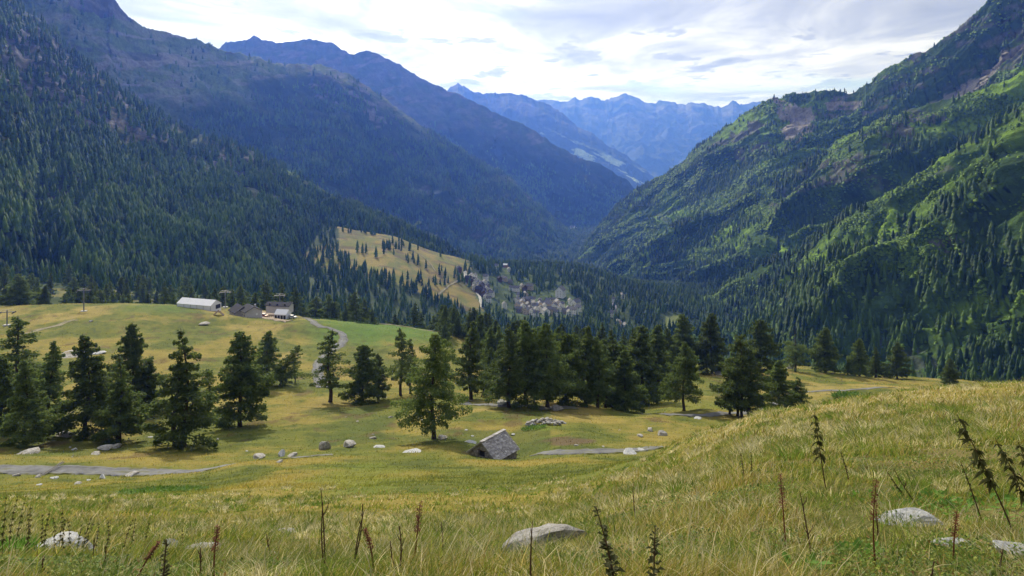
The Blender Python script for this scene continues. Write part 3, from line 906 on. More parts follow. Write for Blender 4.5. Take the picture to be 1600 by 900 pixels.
# forest on the valley ground beyond the knoll
VIL = [(728, 428), (745, 424), (775, 430), (800, 440), (830, 432), (842, 455), (800, 470), (862, 452), (872, 440), (885, 452), (912, 468), (912, 500), (800, 500), (760, 478), (738, 452)]
N = 60000
pxs = rng.uniform(-80, 1680, N); Ys = np.sqrt(rng.uniform(450.0**2, 2300.0**2, N))
zs = gz((pxs-800)/F*Ys, Ys); rows = H0-F*zs/Ys
xs_ = (pxs-800)/F*Ys
nn = fbm(xs_/40, Ys/40, 321, 4)
keep = (rng.random(N) < (0.62+0.5*nn))
keep &= ~(inpoly(pxs, rows, MEADOW) & (Ys > 850) & (rng.random(N) > 0.02+0.40*(nn > 0.24)))
keep &= ~(inpoly(pxs, rows, MEADOW2) & (Ys > 600) & (rng.random(N) > 0.62))
keep &= ~(inpoly(pxs, rows-4, VIL) & (Ys > 900) & (rng.random(N) > 0.32))
keep &= ~(inpoly(pxs, rows, [(950, 462), (985, 462), (985, 520), (950, 520)]) & (Ys > 900) & (rng.random(N) > 0.35))
keep &= ~(inpoly(pxs, rows, [(1035, 490), (1065, 490), (1060, 560), (1040, 560)]) & (Ys > 800))
keep &= ~((pxs < 240) & (Ys < 700) & (fbm(xs_/35., Ys/35., 77, 3) > 0.14))
keep &= ~((np.abs(pxs-790) < 7) & (rows > 418) & (rows < 445) & (Ys > 900))
keep &= (Ys > 690) | ((pxs > 760) & (Ys > 470))
pxs, Ys, zs, rows = pxs[keep], Ys[keep], zs[keep], rows[keep]
P = np.stack([(pxs-800)/F*Ys, Ys, zs-0.6], -1)
n = len(P)
hh = rng.uniform(0.6, 1.15, n)*18*np.where(inpoly(pxs, rows-4, VIL) & (Ys > 900), 0.5, 1.0)
scatter_mesh('forest.006', P, hh, hh*0.2*rng.uniform(0.8, 1.25, n), TN, 'forest', 'conifer forest filling the valley floor around the village', np.clip(rng.normal(0.45, 0.25, n)+0.5*fbm(P[:, 0]/60, P[:, 1]/60, 312, 3), 0, 1))
print('valley forest', n)

# woods on the far valley floor, downstream of the village
N = 16000
Yf = rng.uniform(2250, 6500, N); pf = rng.uniform(820, 1080, N)
xf = (pf-800)/F*Yf; zf = gz(xf, Yf)
hf = rng.uniform(0.5, 1.15, N)*22
scatter_mesh('forest.007', np.stack([xf, Yf, zf-1], -1), hf, hf*0.34, TF, 'forest', 'hazy woods on the valley floor beyond the village', np.clip(rng.normal(0.4, 0.25, N), 0, 1))

# ------------------------------------------------------------------ individual larches
def leaf_cloud(centers, dirs, size, r_, elong=2.6):
    """one ragged two-triangle tuft per centre"""
    n = len(centers)
    d = dirs+r_.normal(0, 0.55, (n, 3)); d /= np.linalg.norm(d, axis=1, keepdims=True)+1e-9
    q = r_.normal(0, 1, (n, 3)); s = np.cross(d, q); s /= np.linalg.norm(s, axis=1, keepdims=True)+1e-9
    sz = size*r_.uniform(0.6, 1.3, (n, 1))
    a = centers-d*sz*0.5*elong/2; b = centers+d*sz*0.5*elong/2
    c = centers+s*sz*0.5; e = centers-s*sz*0.35
    V = np.stack([a, c, b, e], 1).reshape(-1, 3)
    i = np.arange(n)[:, None]*4
    return V, np.concatenate([i, i+1, i+2, i+3], 1)


def make_larch(seed, H=16.0, Rr=4.2, nb=95, leaves=5200, size=0.34, low=0.13, shape=0.75, gap=0.0, lean=0.0, bare_top=0.0, trunks=1, tr=0.30, droop=0.20):
    r_ = np.random.default_rng(seed)
    tm = MB(); CV = []; CD = []
    for k in range(trunks):
        ox, oy = (0, 0) if k == 0 else (r_.uniform(0.5, 1.2)*(-1)**k, r_.uniform(-.5, .5))
        Hk = H*(1 if k == 0 else r_.uniform(0.75, 0.95))
        ax, ay = r_.uniform(0, 6, 2)
        cx = lambda h: ox+lean*h+0.018*H*math.sin(ax+h*0.35)*min(1, h/3)
        cyf = lambda h: oy+0.018*H*math.sin(ay+h*0.3)*min(1, h/3)
        hs = np.linspace(-0.8, Hk, 12)
        tm.tube([(cx(h), cyf(h), h) for h in hs], [tr*(1-0.93*max(0, h)/Hk)*(1.35 if h < 0.4 else 1) for h in hs], 7)
        nbk = nb//trunks
        for i in range(nbk):
            u = (i+r_.random())/nbk
            h = Hk*(low+(0.985-low)*u**0.9)
            v = (h/Hk-low)/(1-low)
            az = i*2.399+r_.normal(0, 0.4)
            L = 1.3*Rr*(1-v)**(shape+0.12)*min(1.0, 0.72+2.0*v)*r_.choice([r_.uniform(0.4, 0.8), r_.uniform(0.75, 1.2)])*(1+0.15*math.sin(az*2+seed)+0.12*math.sin(az*3+h))+0.2
            L = min(L, 1.22*Rr)
            if r_.random() < gap: L *= 0.35
            up = r_.normal(0.10, 0.12)-droop*(1-v)
            pts = []
            p0 = np.array([cx(h), cyf(h), h])
            dirh = np.array([math.cos(az), math.sin(az), 0])
            for s in np.linspace(0, 1, 5):
                z = L*(up*s-0.22*s*s+0.20*s**3)
                pts.append(p0+dirh*L*s+np.array([0, 0, z]))
            tm.tube(pts, [0.055*(1-v*0.6)*(1-0.85*s) for s in np.linspace(0, 1, 5)], 3, False)
            if v > 1-bare_top: continue
            m_ = max(4, int(leaves*(1.6 if leaves > 5500 else 1)/nb*(L/(Rr*0.55))))
            s = r_.uniform(0.10 if v > 0.3 else 0.25, 1.03, m_)**0.8
            pa = np.array(pts)
            idx = np.clip(s*4, 0, 3.999); ii = idx.astype(int); fr_ = (idx-ii)[:, None]
            c = pa[ii]*(1-fr_)+pa[ii+1]*fr_
            side = np.array([-math.sin(az), math.cos(az), 0])
            wdt = 0.24*L*np.sin(np.clip(s, 0, 1)*math.pi*0.85+0.25)+0.12
            o_ = r_.normal(0, 0.55, m_)*wdt
            c = c+side*o_[:, None]
            c[:, 2] -= r_.normal(0.2, 0.30, m_)*(0.5+0.12*L)*0.8+0.05*np.abs(o_)
            CV.append(c); CD.append(np.tile(dirh*0.8+np.array([0, 0, -0.45]), (m_, 1))+side*np.sign(o_)[:, None]*0.5)
    C_ = np.concatenate(CV); D_ = np.concatenate(CD)
    V, Fq = leaf_cloud(C_, D_, size*(0.76 if leaves > 5500 else 1), r_)
    return tm.mesh('trunk', M['bark'], True), npmesh('crown', V, Fq, M['needles'])


def place_tree(proto, loc, H, H0_, label, cat='tree', group=None, name='larch_tree', rz=None, wx=1.0):
    tme, cme = proto
    e = empty(name, loc, random.uniform(0, 6.28) if rz is None else rz)
    s = H/H0_
    e.scale = (s*wx*1.22, s*wx*1.22, s)
    link('trunk', tme, e); link('crown', cme, e)
    return tag(e, label, cat, group)


random.seed(5)
L16 = [
 make_larch(11, leaves=12500, Rr=4.9, size=0.30, low=0.21, nb=105, shape=0.62, tr=0.36, droop=0.2),          # 0 main, open spreading
 make_larch(12, leaves=12000, Rr=4.0, size=0.32, low=0.11, shape=0.72),           # 1
 make_larch(13, leaves=11000, Rr=3.6, size=0.32, low=0.10, shape=0.85, trunks=2),   # 2 twin stems
 make_larch(14, leaves=6000, Rr=3.4, size=0.28, low=0.2, gap=0.35, shape=0.6, nb=70),  # 3 thin and open
 make_larch(15, leaves=12500, Rr=3.7, size=0.34, low=0.09, shape=0.55, nb=110, droop=0.2),     # 4 rounded
 make_larch(16, leaves=8500, Rr=3.0, size=0.30, low=0.14, shape=0.7, gap=0.15),     # 5 slim
 make_larch(17, leaves=12500, Rr=4.6, size=0.34, low=0.10, shape=0.5, trunks=3, nb=120, tr=0.24),# 6 broad multi stem
 make_larch(18, leaves=7500, Rr=4.2, size=0.30, low=0.10, shape=0.5, gap=0.1, lean=0.32, nb=75, bare_top=0.0),  # 7 leaning
 make_larch(19, leaves=6000, Rr=3.8, size=0.32, low=0.12, shape=0.35, nb=80, bare_top=0.38, tr=0.34),  # 8 dead top
]
# (column, base row, top row, prototype, width factor, label)
TREES = [
 (39, 695, 560, 1, 1.0, 'larch with a bare forked lower trunk at the left edge above the gravel road'),
 (134, 683, 520, 1, 1.0, 'tall narrow larch, second from the left in the front row above the road'),
 (187, 694, 556, 2, 1.15, 'bushy twin trunked larch, third in the front row above the gravel road'),
 (287, 697, 512, 2, 1.05, 'large larch on two thin stems, fourth in the front row, tallest at left'),
 (375, 667, 517, 4, 1.05, 'dense cone shaped larch with a thick trunk at the right end of the front row'),
 (207, 652, 502, 1, 0.95, 'tall pointed larch rising behind the bushy twin trunked one'),
 (80, 668, 532, 5, 1.1, 'dark slim larch in the gap between the two leftmost front trees'),
 (27, 655, 492, 3, 1.35, 'ragged tall larch with bare branches at the left edge'),
 (2, 678, 556, 4, 1.0, 'dark larch half cut by the left edge of the picture'),
 (58, 650, 575, 5, 1.2, 'short dark larch behind the leftmost front trees'),
 (232, 650, 560, 5, 1.2, 'small dark larch tucked between the twin trunked larch and the tallest left one'),
 (325, 648, 575, 3, 1.2, 'small thin larch behind and right of the tallest left larch'),
 (160, 648, 575, 5, 1.1, 'small larch in shade behind the second front row tree'),
 (419, 603, 516, 1, 1.15, 'upright larch of the pair on the grassy slope below the farm buildings'),
 (437, 602, 540, 7, 1.1, 'larch leaning strongly to the right beside an upright one on the slope'),
 (461, 598, 560, 3, 1.2, 'small ragged larch right of the leaning one on the slope'),
 (516, 628, 514, 3, 1.25, 'open airy larch standing alone before the bend of the farm road'),
 (568, 631, 538, 4, 1.15, 'round topped larch right of the airy one, before the green pasture'),
 (591, 624, 552, 5, 1.2, 'slim larch tucked behind the round topped one by the green pasture'),
 (626, 618, 511, 3, 1.0, 'thin straight larch with sparse layered branches left of the big lone larch'),
 (641, 616, 528, 3, 0.9, 'second thin sparse larch half hidden behind the big lone larch'),
 (678, 686, 520, 0, 0.84, 'big lone spreading larch with a thick dark trunk left of the stone hut'),
 (694, 612, 548, 3, 1.1, 'crooked small larch seen past the right side of the big lone larch'),
 (736, 624, 500, 5, 1.1, 'slim tall larch above the bend of the gravel track, right of the big lone larch'),
 (752, 620, 560, 7, 0.9, 'low crooked larch leaning right beside the slim tall one'),
 (795, 637, 512, 5, 1.15, 'tall slender larch at the left end of the dark grove above the track'),
 (822, 633, 498, 1, 1.0, 'dense dark larch, second in the grove above the track'),
 (855, 636, 503, 0, 0.9, 'stout larch with a thick straight trunk in the middle of the dark grove'),
 (886, 632, 520, 4, 1.1, 'broad dark larch right of the thick trunked one in the grove'),
 (915, 632, 508, 5, 1.2, 'slim dark larch before the group of many thin trunks'),
 (934, 637, 525, 5, 1.0, 'dark larch with a bare lower stem at the left of the cluster of thin trunks'),
 (946, 637, 538, 5, 1.0, 'short dark larch in the middle of the cluster of thin trunks'),
 (958, 638, 512, 2, 1.0, 'dense larch at the right of the cluster of thin trunks'),
 (976, 643, 544, 1, 1.15, 'cone shaped larch with a thick trunk standing in front of the grove'),
 (1003, 632, 508, 4, 1.1, 'tall dense larch behind the cone shaped one in the grove'),
 (1027, 618, 505, 1, 1.05, 'dark larch closing the right end of the grove'),
 (1069, 642, 532, 0, 0.8, 'free standing larch with wide low branches right of the grove'),
 (1066, 582, 490, 4, 1.0, 'dark larch behind the free standing one, on the skyline of the field'),
 (1112, 583, 488, 4, 1.0, 'rounded tall larch at the edge of the field with a clear trunk'),
 (1159, 651, 520, 6, 0.95, 'bulky many stemmed larch beside the end of the small road'),
 (1140, 648, 575, 5, 1.2, 'small slim larch at the left foot of the bulky many stemmed one'),
 (1188, 592, 498, 4, 1.15, 'wide dark larch behind the bulky many stemmed one'),
 (1217, 646, 560, 1, 1.25, 'bushy pyramid larch at the brow of the near grassy slope'),
 (1246, 644, 588, 6, 0.95, 'low rounded larch at the right of the bushy pyramid one'),
 (1243, 580, 514, 8, 1.0, 'larch with a grey dead branching top above the field'),
 (1290, 582, 511, 4, 1.15, 'broad dark larch right of the one with the dead top'),
 (1343, 588, 528, 4, 1.0, 'dark larch at the left of three on the far field edge'),
 (1369, 590, 540, 2, 1.1, 'middle larch of three on the far field edge'),
 (1402, 592, 534, 1, 1.2, 'right hand larch of three on the far field edge'),
 (1484, 602, 560, 4, 1.15, 'single small dark larch at the right end of the field edge'),
 (1325, 586, 560, 2, 1.0, 'small bush like larch between the broad dark one and the three'),
]
TY = {}
for px, pb, pt, k, wx, lab in TREES:
    ymin = 112 if pb > 640 else (165 if pb > 612 else 215)
    p = hit(px, pb, ymin)
    H = (pb-pt)*p.y/F
    place_tree(L16[k], (p.x, p.y, p.z-0.1), H, 16.0, lab, wx=wx, rz=random.uniform(0, 6.28) if k != 7 else 0.1)

# dark wood standing behind the grove, above the village
for i in range(64):
    px = random.uniform(690, 1075); Y = random.uniform(215, 430)
    if px < 760 and Y < 330: Y = random.uniform(340, 430)
    if px > 1020: Y = random.uniform(250, 420)
    x = (px-800)/F*Y; z = float(gz(x, Y))
    H = random.uniform(13, 20)
    top = H0-F*(z+H)/Y
    if top < 474: H = (H0-random.uniform(474, 500))*Y/F-z
    place_tree(L16[random.choice((1, 2, 4, 5, 1))], (x, Y, z-0.2), H, 16.0, 'dark larch packed into the wood between the grove and the village', group='larches of the wood above the village', wx=random.uniform(0.8, 1.05))

# band of conifers in the hollow behind the knoll
MID = [make_larch(40+k, leaves=2300, nb=60, Rr=3.3+0.3*k, size=0.62, low=0.08, shape=0.8-0.05*k) for k in range(5)]
cnt = 0
while cnt < 185:
    px = random.uniform(-30, 800); Y = random.uniform(448, 680)
    x = (px-800)/F*Y; z = float(gz(x, Y))
    if px < 240 and fbm(x/35., Y/35., 77, 3) > 0.14: continue
    H = random.uniform(15, 23)
    place_tree(random.choice(MID), (x, Y, z-0.3), H, 16.0, 'dark conifer in the belt of forest in the hollow behind the grassy knoll', group='conifers of the belt behind the knoll', wx=random.uniform(0.85, 1.1), name='conifer')
    cnt += 1
for px, pb, pt, k, wx, lab in [
    (30, 477, 424, 6, 1.3, 'broad rounded dark tree on the knoll at the far left'),
    (71, 474, 442, 4, 1.1, 'small conifer right of the broad rounded tree on the knoll'),
    (8, 477, 446, 4, 1.2, 'dark conifer at the left edge behind the knoll crest')]:
    p = hit(px, pb, 330)
    p = Vector(((px-800)/F*410, 410, float(gz((px-800)/F*410, 410))))
    place_tree(L16[k], (p.x, p.y, p.z-.3), (pb-pt)*p.y/F, 16.0, lab, wx=wx)

# ------------------------------------------------------------------ roads and tracks
def smooth_path(P, n=6):
    P = [np.array(p, float) for p in P]
    P = [2*P[0]-P[1]]+P+[2*P[-1]-P[-2]]
    out = []
    for i in range(1, len(P)-2):
        for s in np.linspace(0, 1, n, endpoint=False):
            a, b, c_, d = P[i-1], P[i], P[i+1], P[i+2]
            out.append(0.5*((2*b)+(-a+c_)*s+(2*a-5*b+4*c_-d)*s*s+(-a+3*b-3*c_+d)*s**3))
    out.append(P[-2])
    return np.array(out)


def road(name, pts, width, m_, lift=0.1, n=10, flat=0.0):
    """pts: (column, distance)"""
    XY = smooth_path([((px-800)/F*Y, Y) for px, Y in pts], n)
    d = np.gradient(XY, axis=0); d /= np.linalg.norm(d, axis=1, keepdims=True)+1e-9
    s = np.stack([-d[:, 1], d[:, 0]], 1)
    k = 13
    V = []; CC = []
    wv = width*(1+0.18*fbm(np.arange(len(XY))/5.0, np.arange(len(XY))*0, 55, 3))
    for j in range(k):
        o_ = (j/(k-1)-0.5)*wv[:, None] if hasattr(wv, 'shape') else 0
        jit = (0.16*width*fbm(np.arange(len(XY))/2.2, np.arange(len(XY))*0+j, 56+j, 3))[:, None]*(j in (0, k-1))
        q = XY+s*(o_+jit)
        z = gz(q[:, 0], q[:, 1])
        zc = gz(XY[:, 0], XY[:, 1])
        z = np.maximum(z, lerp(z, zc, flat))+lift-(0.25 if j in (0, k-1) else 0)
        V.append(np.stack([q[:, 0], q[:, 1], z], 1))
        u_ = abs(j/(k-1)-0.5)*2
        nz_ = fbm(q[:, 0]/1.3, q[:, 1]/1.3, 91, 4); nl_ = fbm(q[:, 0]/7.0, q[:, 1]/7.0, 92, 3)
        base_ = {'gravel': C(0.225, 0.225, 0.23), 'track': C(0.30, 0.265, 0.18), 'yard': C(0.36, 0.29, 0.22), 'concrete': C(0.5, 0.49, 0.46)}[m_]
        cc_ = base_*(1+0.5*nz_[:, None])
        if m_ in ('gravel', 'track') and width < 7:
            grs = sstep(0.62, 0.95, u_+0.5*nz_+0.25*nl_)+0.75*sstep(0.30, 0.0, u_)*sstep(-0.1, 0.35, nz_+nl_)
            cc_ = lerp(cc_, C(0.14, 0.14, 0.04), np.clip(grs, 0, 1)[:, None])
            cc_ = cc_*(1-0.22*math.exp(-((u_-0.48)/0.12)**2))
        CC.append(cc_)
    V = np.array(V)
    me = npmesh(name, V.reshape(-1, 3), grid_faces(k, len(XY)), M['roadway'], True, colors={'macro': np.array(CC).reshape(-1, 3)})
    return tag(link(name, me), kind='structure')


def pathpx(pts, ymin, ymax=2600):
    """photo (column,row) pairs to (column, distance)"""
    return [(px, hit(px, py, ymin, ymax).y) for px, py in pts]


road('gravel_road', [(-160, 98), (-60, 97), (0, 96.5), (100, 96.5), (200, 96.5), (260, 96.5), (330, 97.5), (420, 99), (520, 101)], 3.6, 'gravel', 0.10, 40)
road('gravel_road.001', [(838, 106), (860, 103.5), (900, 101.5), (950, 102), (1000, 103.5), (1040, 106), (1080, 112)], 2.7, 'gravel', 0.10, 24)
road('gravel_road.002', [(722, 184), (740, 176), (780, 171), (830, 170), (860, 170), (900, 172)], 3.4, 'gravel', 0.15, 20)
road('gravel_road.003', [(1010, 180), (1045, 172), (1075, 169), (1110, 170), (1140, 175), (1175, 190), (1215, 220), (1240, 238), (1280, 246), (1340, 248), (1400, 250)], 3.2, 'gravel', 0.15)
road('farm_road', pathpx([(505, 606), (497, 585), (499, 566), (512, 552), (528, 542), (537, 532), (533, 521), (515, 513), (494, 507)], 190, 405)+[(475, 408), (455, 412), (440, 412)], 4.2, 'gravel', 0.2, 12)
road('farm_road.001', [(455, 436), (490, 430), (540, 423), (590, 416), (640, 413), (690, 410)], 3.4, 'track', 0.3)
road('dirt_track', pathpx([(42, 522), (62, 515), (85, 510), (104, 503), (118, 500)], 300, 400), 3.5, 'track', 0.15)
road('farm_yard', pathpx([(396, 495.5), (415, 497), (437, 500), (452, 502)], 330, 399), 9.0, 'yard', 0.25, 8)
road('farm_yard.001', [(394, 411), (412, 411), (430, 409), (448, 405)], 24, 'yard', 0.28, 8)
road('meadow_path', pathpx([(681, 463), (692, 455), (703, 446), (714, 440), (722, 436)], 850, 1600), 4.0, 'track', 0.8)
road('meadow_path.001', pathpx([(612, 380), (630, 387), (652, 396), (668, 408), (680, 424)], 850, 1600), 3.2, 'track', 0.8)
road('village_lane', pathpx([(727, 424), (727, 433), (728, 440)], 850, 1600), 5.5, 'concrete', 1.0)
road('village_lane.001', pathpx([(742, 452), (747, 461), (751, 470), (754, 482)], 850, 1600), 5.5, 'concrete', 1.0)
road('village_lane.002', pathpx([(963, 468), (960, 478), (957, 487), (960, 498)], 950, 1600), 8.0, 'gravel', 1.0)


# ------------------------------------------------------------------ rocks
import bmesh


def rock_mesh(seed, flat=0.6, sub=3, m_='rock'):
    bm = bmesh.new()
    bmesh.ops.create_icosphere(bm, subdivisions=sub, radius=1.0)
    r_ = random.Random(seed)
    planes = [(Vector((r_.gauss(0, 1), r_.gauss(0, 1), r_.gauss(0, 1))).normalized(), r_.uniform(0.45, 0.85)) for _ in range(11)]
    for v in bm.verts:
        p = v.co.copy()
        for nrm, d in planes:
            t_ = p.dot(nrm)
            if t_ > d: p -= nrm*(t_-d)
        nn_ = float(fbm(p.x*2+seed, p.y*2+p.z*1.7, seed, 4))*0.13+float(fbm(p.x*6+seed, p.y*6+p.z*5, seed+3, 3))*0.05
        p *= 1+nn_
        v.co = Vector((p.x, p.y, p.z*flat))
    me = bpy.data.meshes.new('rock'); bm.to_mesh(me); bm.free()
    me.materials.append(M[m_])
    return me


RK = [rock_mesh(s, f, 3, 'rock') for s, f in ((1, .65), (2, .5), (3, .8), (4, .45))]
RP = [rock_mesh(s, f, 4, 'pale') for s, f in ((5, .5), (6, .65), (7, .35))]


def rock(px, py, wpx, hk, label, ymin, kind='pale', k=0, rz=0.0, sink=0.25, group=None, Y=None, dk=0.8, name='rock'):
    p = hit(px, py, ymin) if Y is None else Vector(((px-800)/F*Y, Y, float(gz((px-800)/F*Y, Y))))
    me = (RP if kind == 'pale' else RK)[k % (3 if kind == 'pale' else 4)]
    o = link(name, me, None, p, rz)
    s = wpx*p.y/F/2*1.15
    o.scale = (s, s*dk, s*hk)
    o.location.z += s*hk*(0.5-sink)
    return tag(o, label, 'rock', group)


rock(98, 866, 118, 0.48, 'white lichened rock with a humped top beside the tuft of weeds at lower left', 2, 'pale', 1, 0.25, 0.25)
rock(50, 866, 46, 0.35, 'thin flat pale slab just left of the big white rock at lower left', 2, 'pale', 2, 0.1, 0.2)
rock(262, 866, 52, 0.8, 'pointed grey rock behind the rusty seed heads at lower left', 2, 'pale', 1, 1.9, 0.25)
rock(312, 870, 70, 0.55, 'low grey rock between the weeds right of the pointed one', 2, 'rock', 1, 0.4, 0.25)
rock(412, 873, 38, 0.4, 'flat grey slab in the grass left of the small blocky stone', 2, 'rock', 3, 0.2)
rock(447, 892, 26, 1.1, 'small blocky pale stone at the bottom edge', 2, 'pale', 0, 0.3)
rock(440, 836, 40, 0.4, 'half buried grey stone at the edge of the near grass left of centre', 4, 'rock', 3, 0.0)
rock(857, 856, 128, 0.50, 'large domed grey boulder with moss on its front at the lower middle', 3.5, 'rock', 2, 0.5, 0.28, dk=0.7)
rock(683, 878, 22, 0.6, 'small whitish stone in the grass left of the domed boulder', 2, 'pale', 0, 0.8)
rock(660, 884, 18, 0.6, 'tiny pale stone at the foot of the tallest dead stalk', 2, 'pale', 1, 1.8)
rock(725, 892, 22, 0.5, 'flat pale stone at the bottom edge below the domed boulder', 2, 'pale', 2, 0.6)
rock(945, 858, 24, 1.0, 'pinkish stone half hidden by leaves right of the domed boulder', 2, 'rock', 0, 0.6)
rock(1425, 818, 115, 0.6, 'long blue grey slab, upper one of three in the grass at lower right', 3, 'pale', 2, -0.25, 0.38, dk=0.6)
rock(1495, 852, 82, 0.42, 'narrow white slab, middle one of three in the grass at lower right', 3, 'pale', 2, -0.3, 0.36, dk=0.45)
rock(1582, 868, 66, 0.9, 'blocky blue grey rock against the right edge', 2.5, 'pale', 0, 0.9, 0.3)
mids = [
 (508, 702, 18, 1.4, 'upright grey boulder, left of two in the field left of the big lone larch', 'rock', 0),
 (545, 699, 26, 0.8, 'low wide boulder, right of two in the field left of the big lone larch', 'rock', 1),
 (441, 713, 16, 1.2, 'pale boulder with a dark block behind it on the rim of the grassy hump', 'pale', 1),
 (457, 714, 17, 0.8, 'dark grey block beside the pale boulder on the rim of the hump', 'rock', 3),
 (404, 716, 24, 0.5, 'row of low stone at the brow where the road disappears', 'rock', 1),
 (583, 686, 12, 0.6, 'small grey stone on the turf left of the big lone larch', 'rock', 0),
 (592, 699, 20, 0.3, 'flat slab in the turf left of the stone hut', 'pale', 2),
 (644, 707, 34, 0.15, 'long pale slab lying flat in the grass left of the stone hut', 'pale', 2),
 (690, 686, 20, 0.5, 'grey stone at the foot of the big lone larch', 'rock', 1),
 (735, 692, 22, 0.18, 'thin whitish slab in the grass left above the hut roof', 'pale', 2),
 (801, 680, 8, 0.8, 'small pale stone behind the hut on the slope', 'pale', 0),
 (1015, 673, 15, 0.6, 'grey boulder, left of two on the grassy hump at centre right', 'rock', 0),
 (1034, 681, 16, 0.8, 'grey boulder, right of two on the grassy hump at centre right', 'rock', 2),
 (1000, 682, 12, 0.5, 'small stones below the two boulders on the hump', 'rock', 1),
 (984, 709, 34, 0.4, 'low rubble of pale rock beside the small gravel road', 'pale', 1),
 (1002, 704, 14, 0.5, 'small pale rock at the end of the visible small road', 'pale', 0),
 (165, 703, 24, 0.6, 'pale rock in the grass above the road below the twin trunked larch', 'rock', 1),
 (182, 700, 18, 0.7, 'grey rock right of the pale one above the road', 'rock', 0),
 (150, 710, 18, 0.4, 'flat grey stone between the road and the rocks above it', 'rock', 3),
 (117, 703, 9, 0.7, 'bright small stone above the road under the second larch', 'pale', 1),
 (103, 682, 34, 0.35, 'wide flat grey outcrop between the first two front larches', 'rock', 3),
 (45, 709, 36, 0.35, 'low line of stones on the bank above the road at left', 'rock', 1),
 (235, 684, 9, 0.6, 'small stone under the branches of the tallest left larch', 'pale', 0),
 (85, 748, 14, 0.6, 'white stone below the road, near the wooden bar', 'pale', 0),
 (160, 748, 13, 1.0, 'pointed white stone below the road, rightmost of the row', 'pale', 1),
 (206, 744, 22, 0.5, 'flat grey stone where the road meets the grassy hump', 'rock', 3),
 (120, 757, 14, 0.5, 'grey flat stone lowest below the road', 'rock', 1),
 (61, 758, 10, 0.5, 'small white stone in the grass at left below the road', 'pale', 0),
 (60, 746, 13, 0.6, 'grey stone beside the white one below the road', 'rock', 2),
 (139, 751, 8, 0.6, 'tiny white stone left of the pointed white one', 'pale', 0),
 (26, 744, 12, 0.6, 'grey stone at the road edge near the left border', 'rock', 0),
 (437, 727, 14, 0.5, 'small grey stone in the green patch of the hump', 'rock', 0),
 (375, 784, 12, 0.4, 'small bluish flat stone on the near face of the hump', 'rock', 1),
 (118, 556, 50, 0.3, 'pale outcrop in the slope below the knoll between two larch tops', 'rock', 3),
 (155, 552, 24, 0.3, 'flat pale slab on the knoll slope', 'pale', 2),
 (318, 507, 20, 0.35, 'flat grey rock lying in the grass below the white marquee', 'rock', 1),
 (142, 503, 9, 0.6, 'grey rock on the knoll beside the dirt track', 'rock', 0),
 (75, 659, 24, 0.4, 'pale rubble under the leftmost trees', 'pale', 1),
 (110, 656, 26, 0.4, 'pale rubble behind the second front larch', 'pale', 0),
 (600, 622, 10, 0.6, 'white stone beside the slim larch at the pasture', 'pale', 2),
 (786, 632, 22, 0.7, 'white rubble at the foot of the grove by the track', 'pale', 0),
 (868, 641, 26, 0.5, 'low stone rubble at the end of the track before the grove', 'rock', 1),
 (1235, 576, 18, 0.8, 'grey outcrop under the larch with the dead top', 'rock', 0),
 (1130, 584, 34, 0.3, 'low dark stones at the foot of the rounded tall larch', 'rock', 3),
 (1090, 654, 16, 0.3, 'pale stones on the verge of the small road by the free standing larch', 'pale', 2),
]
for i, (px, py, wp, hk, lab, kd, k) in enumerate(mids):
    ymin = 78 if py > 735 and px < 250 else (86 if py > 640 else (165 if py > 570 else 230))
    if py < 590 and px > 1000: ymin = 230
    rock(px, py, wp, hk, lab, ymin, kd, k, random.uniform(0, 3), 0.2)
for i in range(22):      # loose small stones in the turf
    px = random.choice([random.uniform(0, 480), random.uniform(400, 1050)]); py = random.uniform(652, 715)
    rock(px, py, random.uniform(3, 7.5), random.uniform(.4, .8), 'small loose stone lying in the meadow turf', 86, random.choice(['pale', 'rock']), i, random.uniform(0, 3), 0.2, group='loose stones in the meadow', name='stone')

# ruined heap of stones
p = hit(850, 662, 118)
heap = tag(empty('stone_heap', p), 'oval heap of tumbled grey stones from a ruined hut, above the intact hut', 'stone heap')
rr_ = random.Random(4)
s1 = p.y/F
for i in range(95):
    a = rr_.uniform(0, 6.28); q = math.sqrt(rr_.random())
    lx, ly = q*math.cos(a)*34*s1, q*math.sin(a)*17*s1
    gzz = float(gz(p.x+lx, p.y+ly))-p.z
    r0 = rr_.uniform(0.16, 0.42)
    o = link('stone', rr_.choice(RK+RP), heap, (lx, ly, gzz+0.06+(1-q**2)*0.55+rr_.uniform(-.05, .2)), rr_.uniform(0, 3))
    o.scale = (r0*1.3, r0, r0*1.1)

# ------------------------------------------------------------------ stone hut
hx = hit(770, 716, 86)
hut = tag(empty('stone_hut', hx, R(0)), 'small old stone hut with a slab roof and one dark opening in the gable', 'hut')
HW, HL, HE, HR = 5.0, 5.2, 1.25, 3.3     # gable width, length, eaves, ridge
A_ = R(-36)
hut.rotation_euler = (0, 0, A_)
hut.scale = (0.92, 0.92, 0.90)
# gable faces -y local (towards the left front)
rr_ = random.Random(9)
wm = MB()
g0, g1 = -HL/2, HL/2
prof = [(-HW/2, -1.6), (HW/2, -1.6), (HW/2, HE), (0, HR), (-HW/2, HE)]
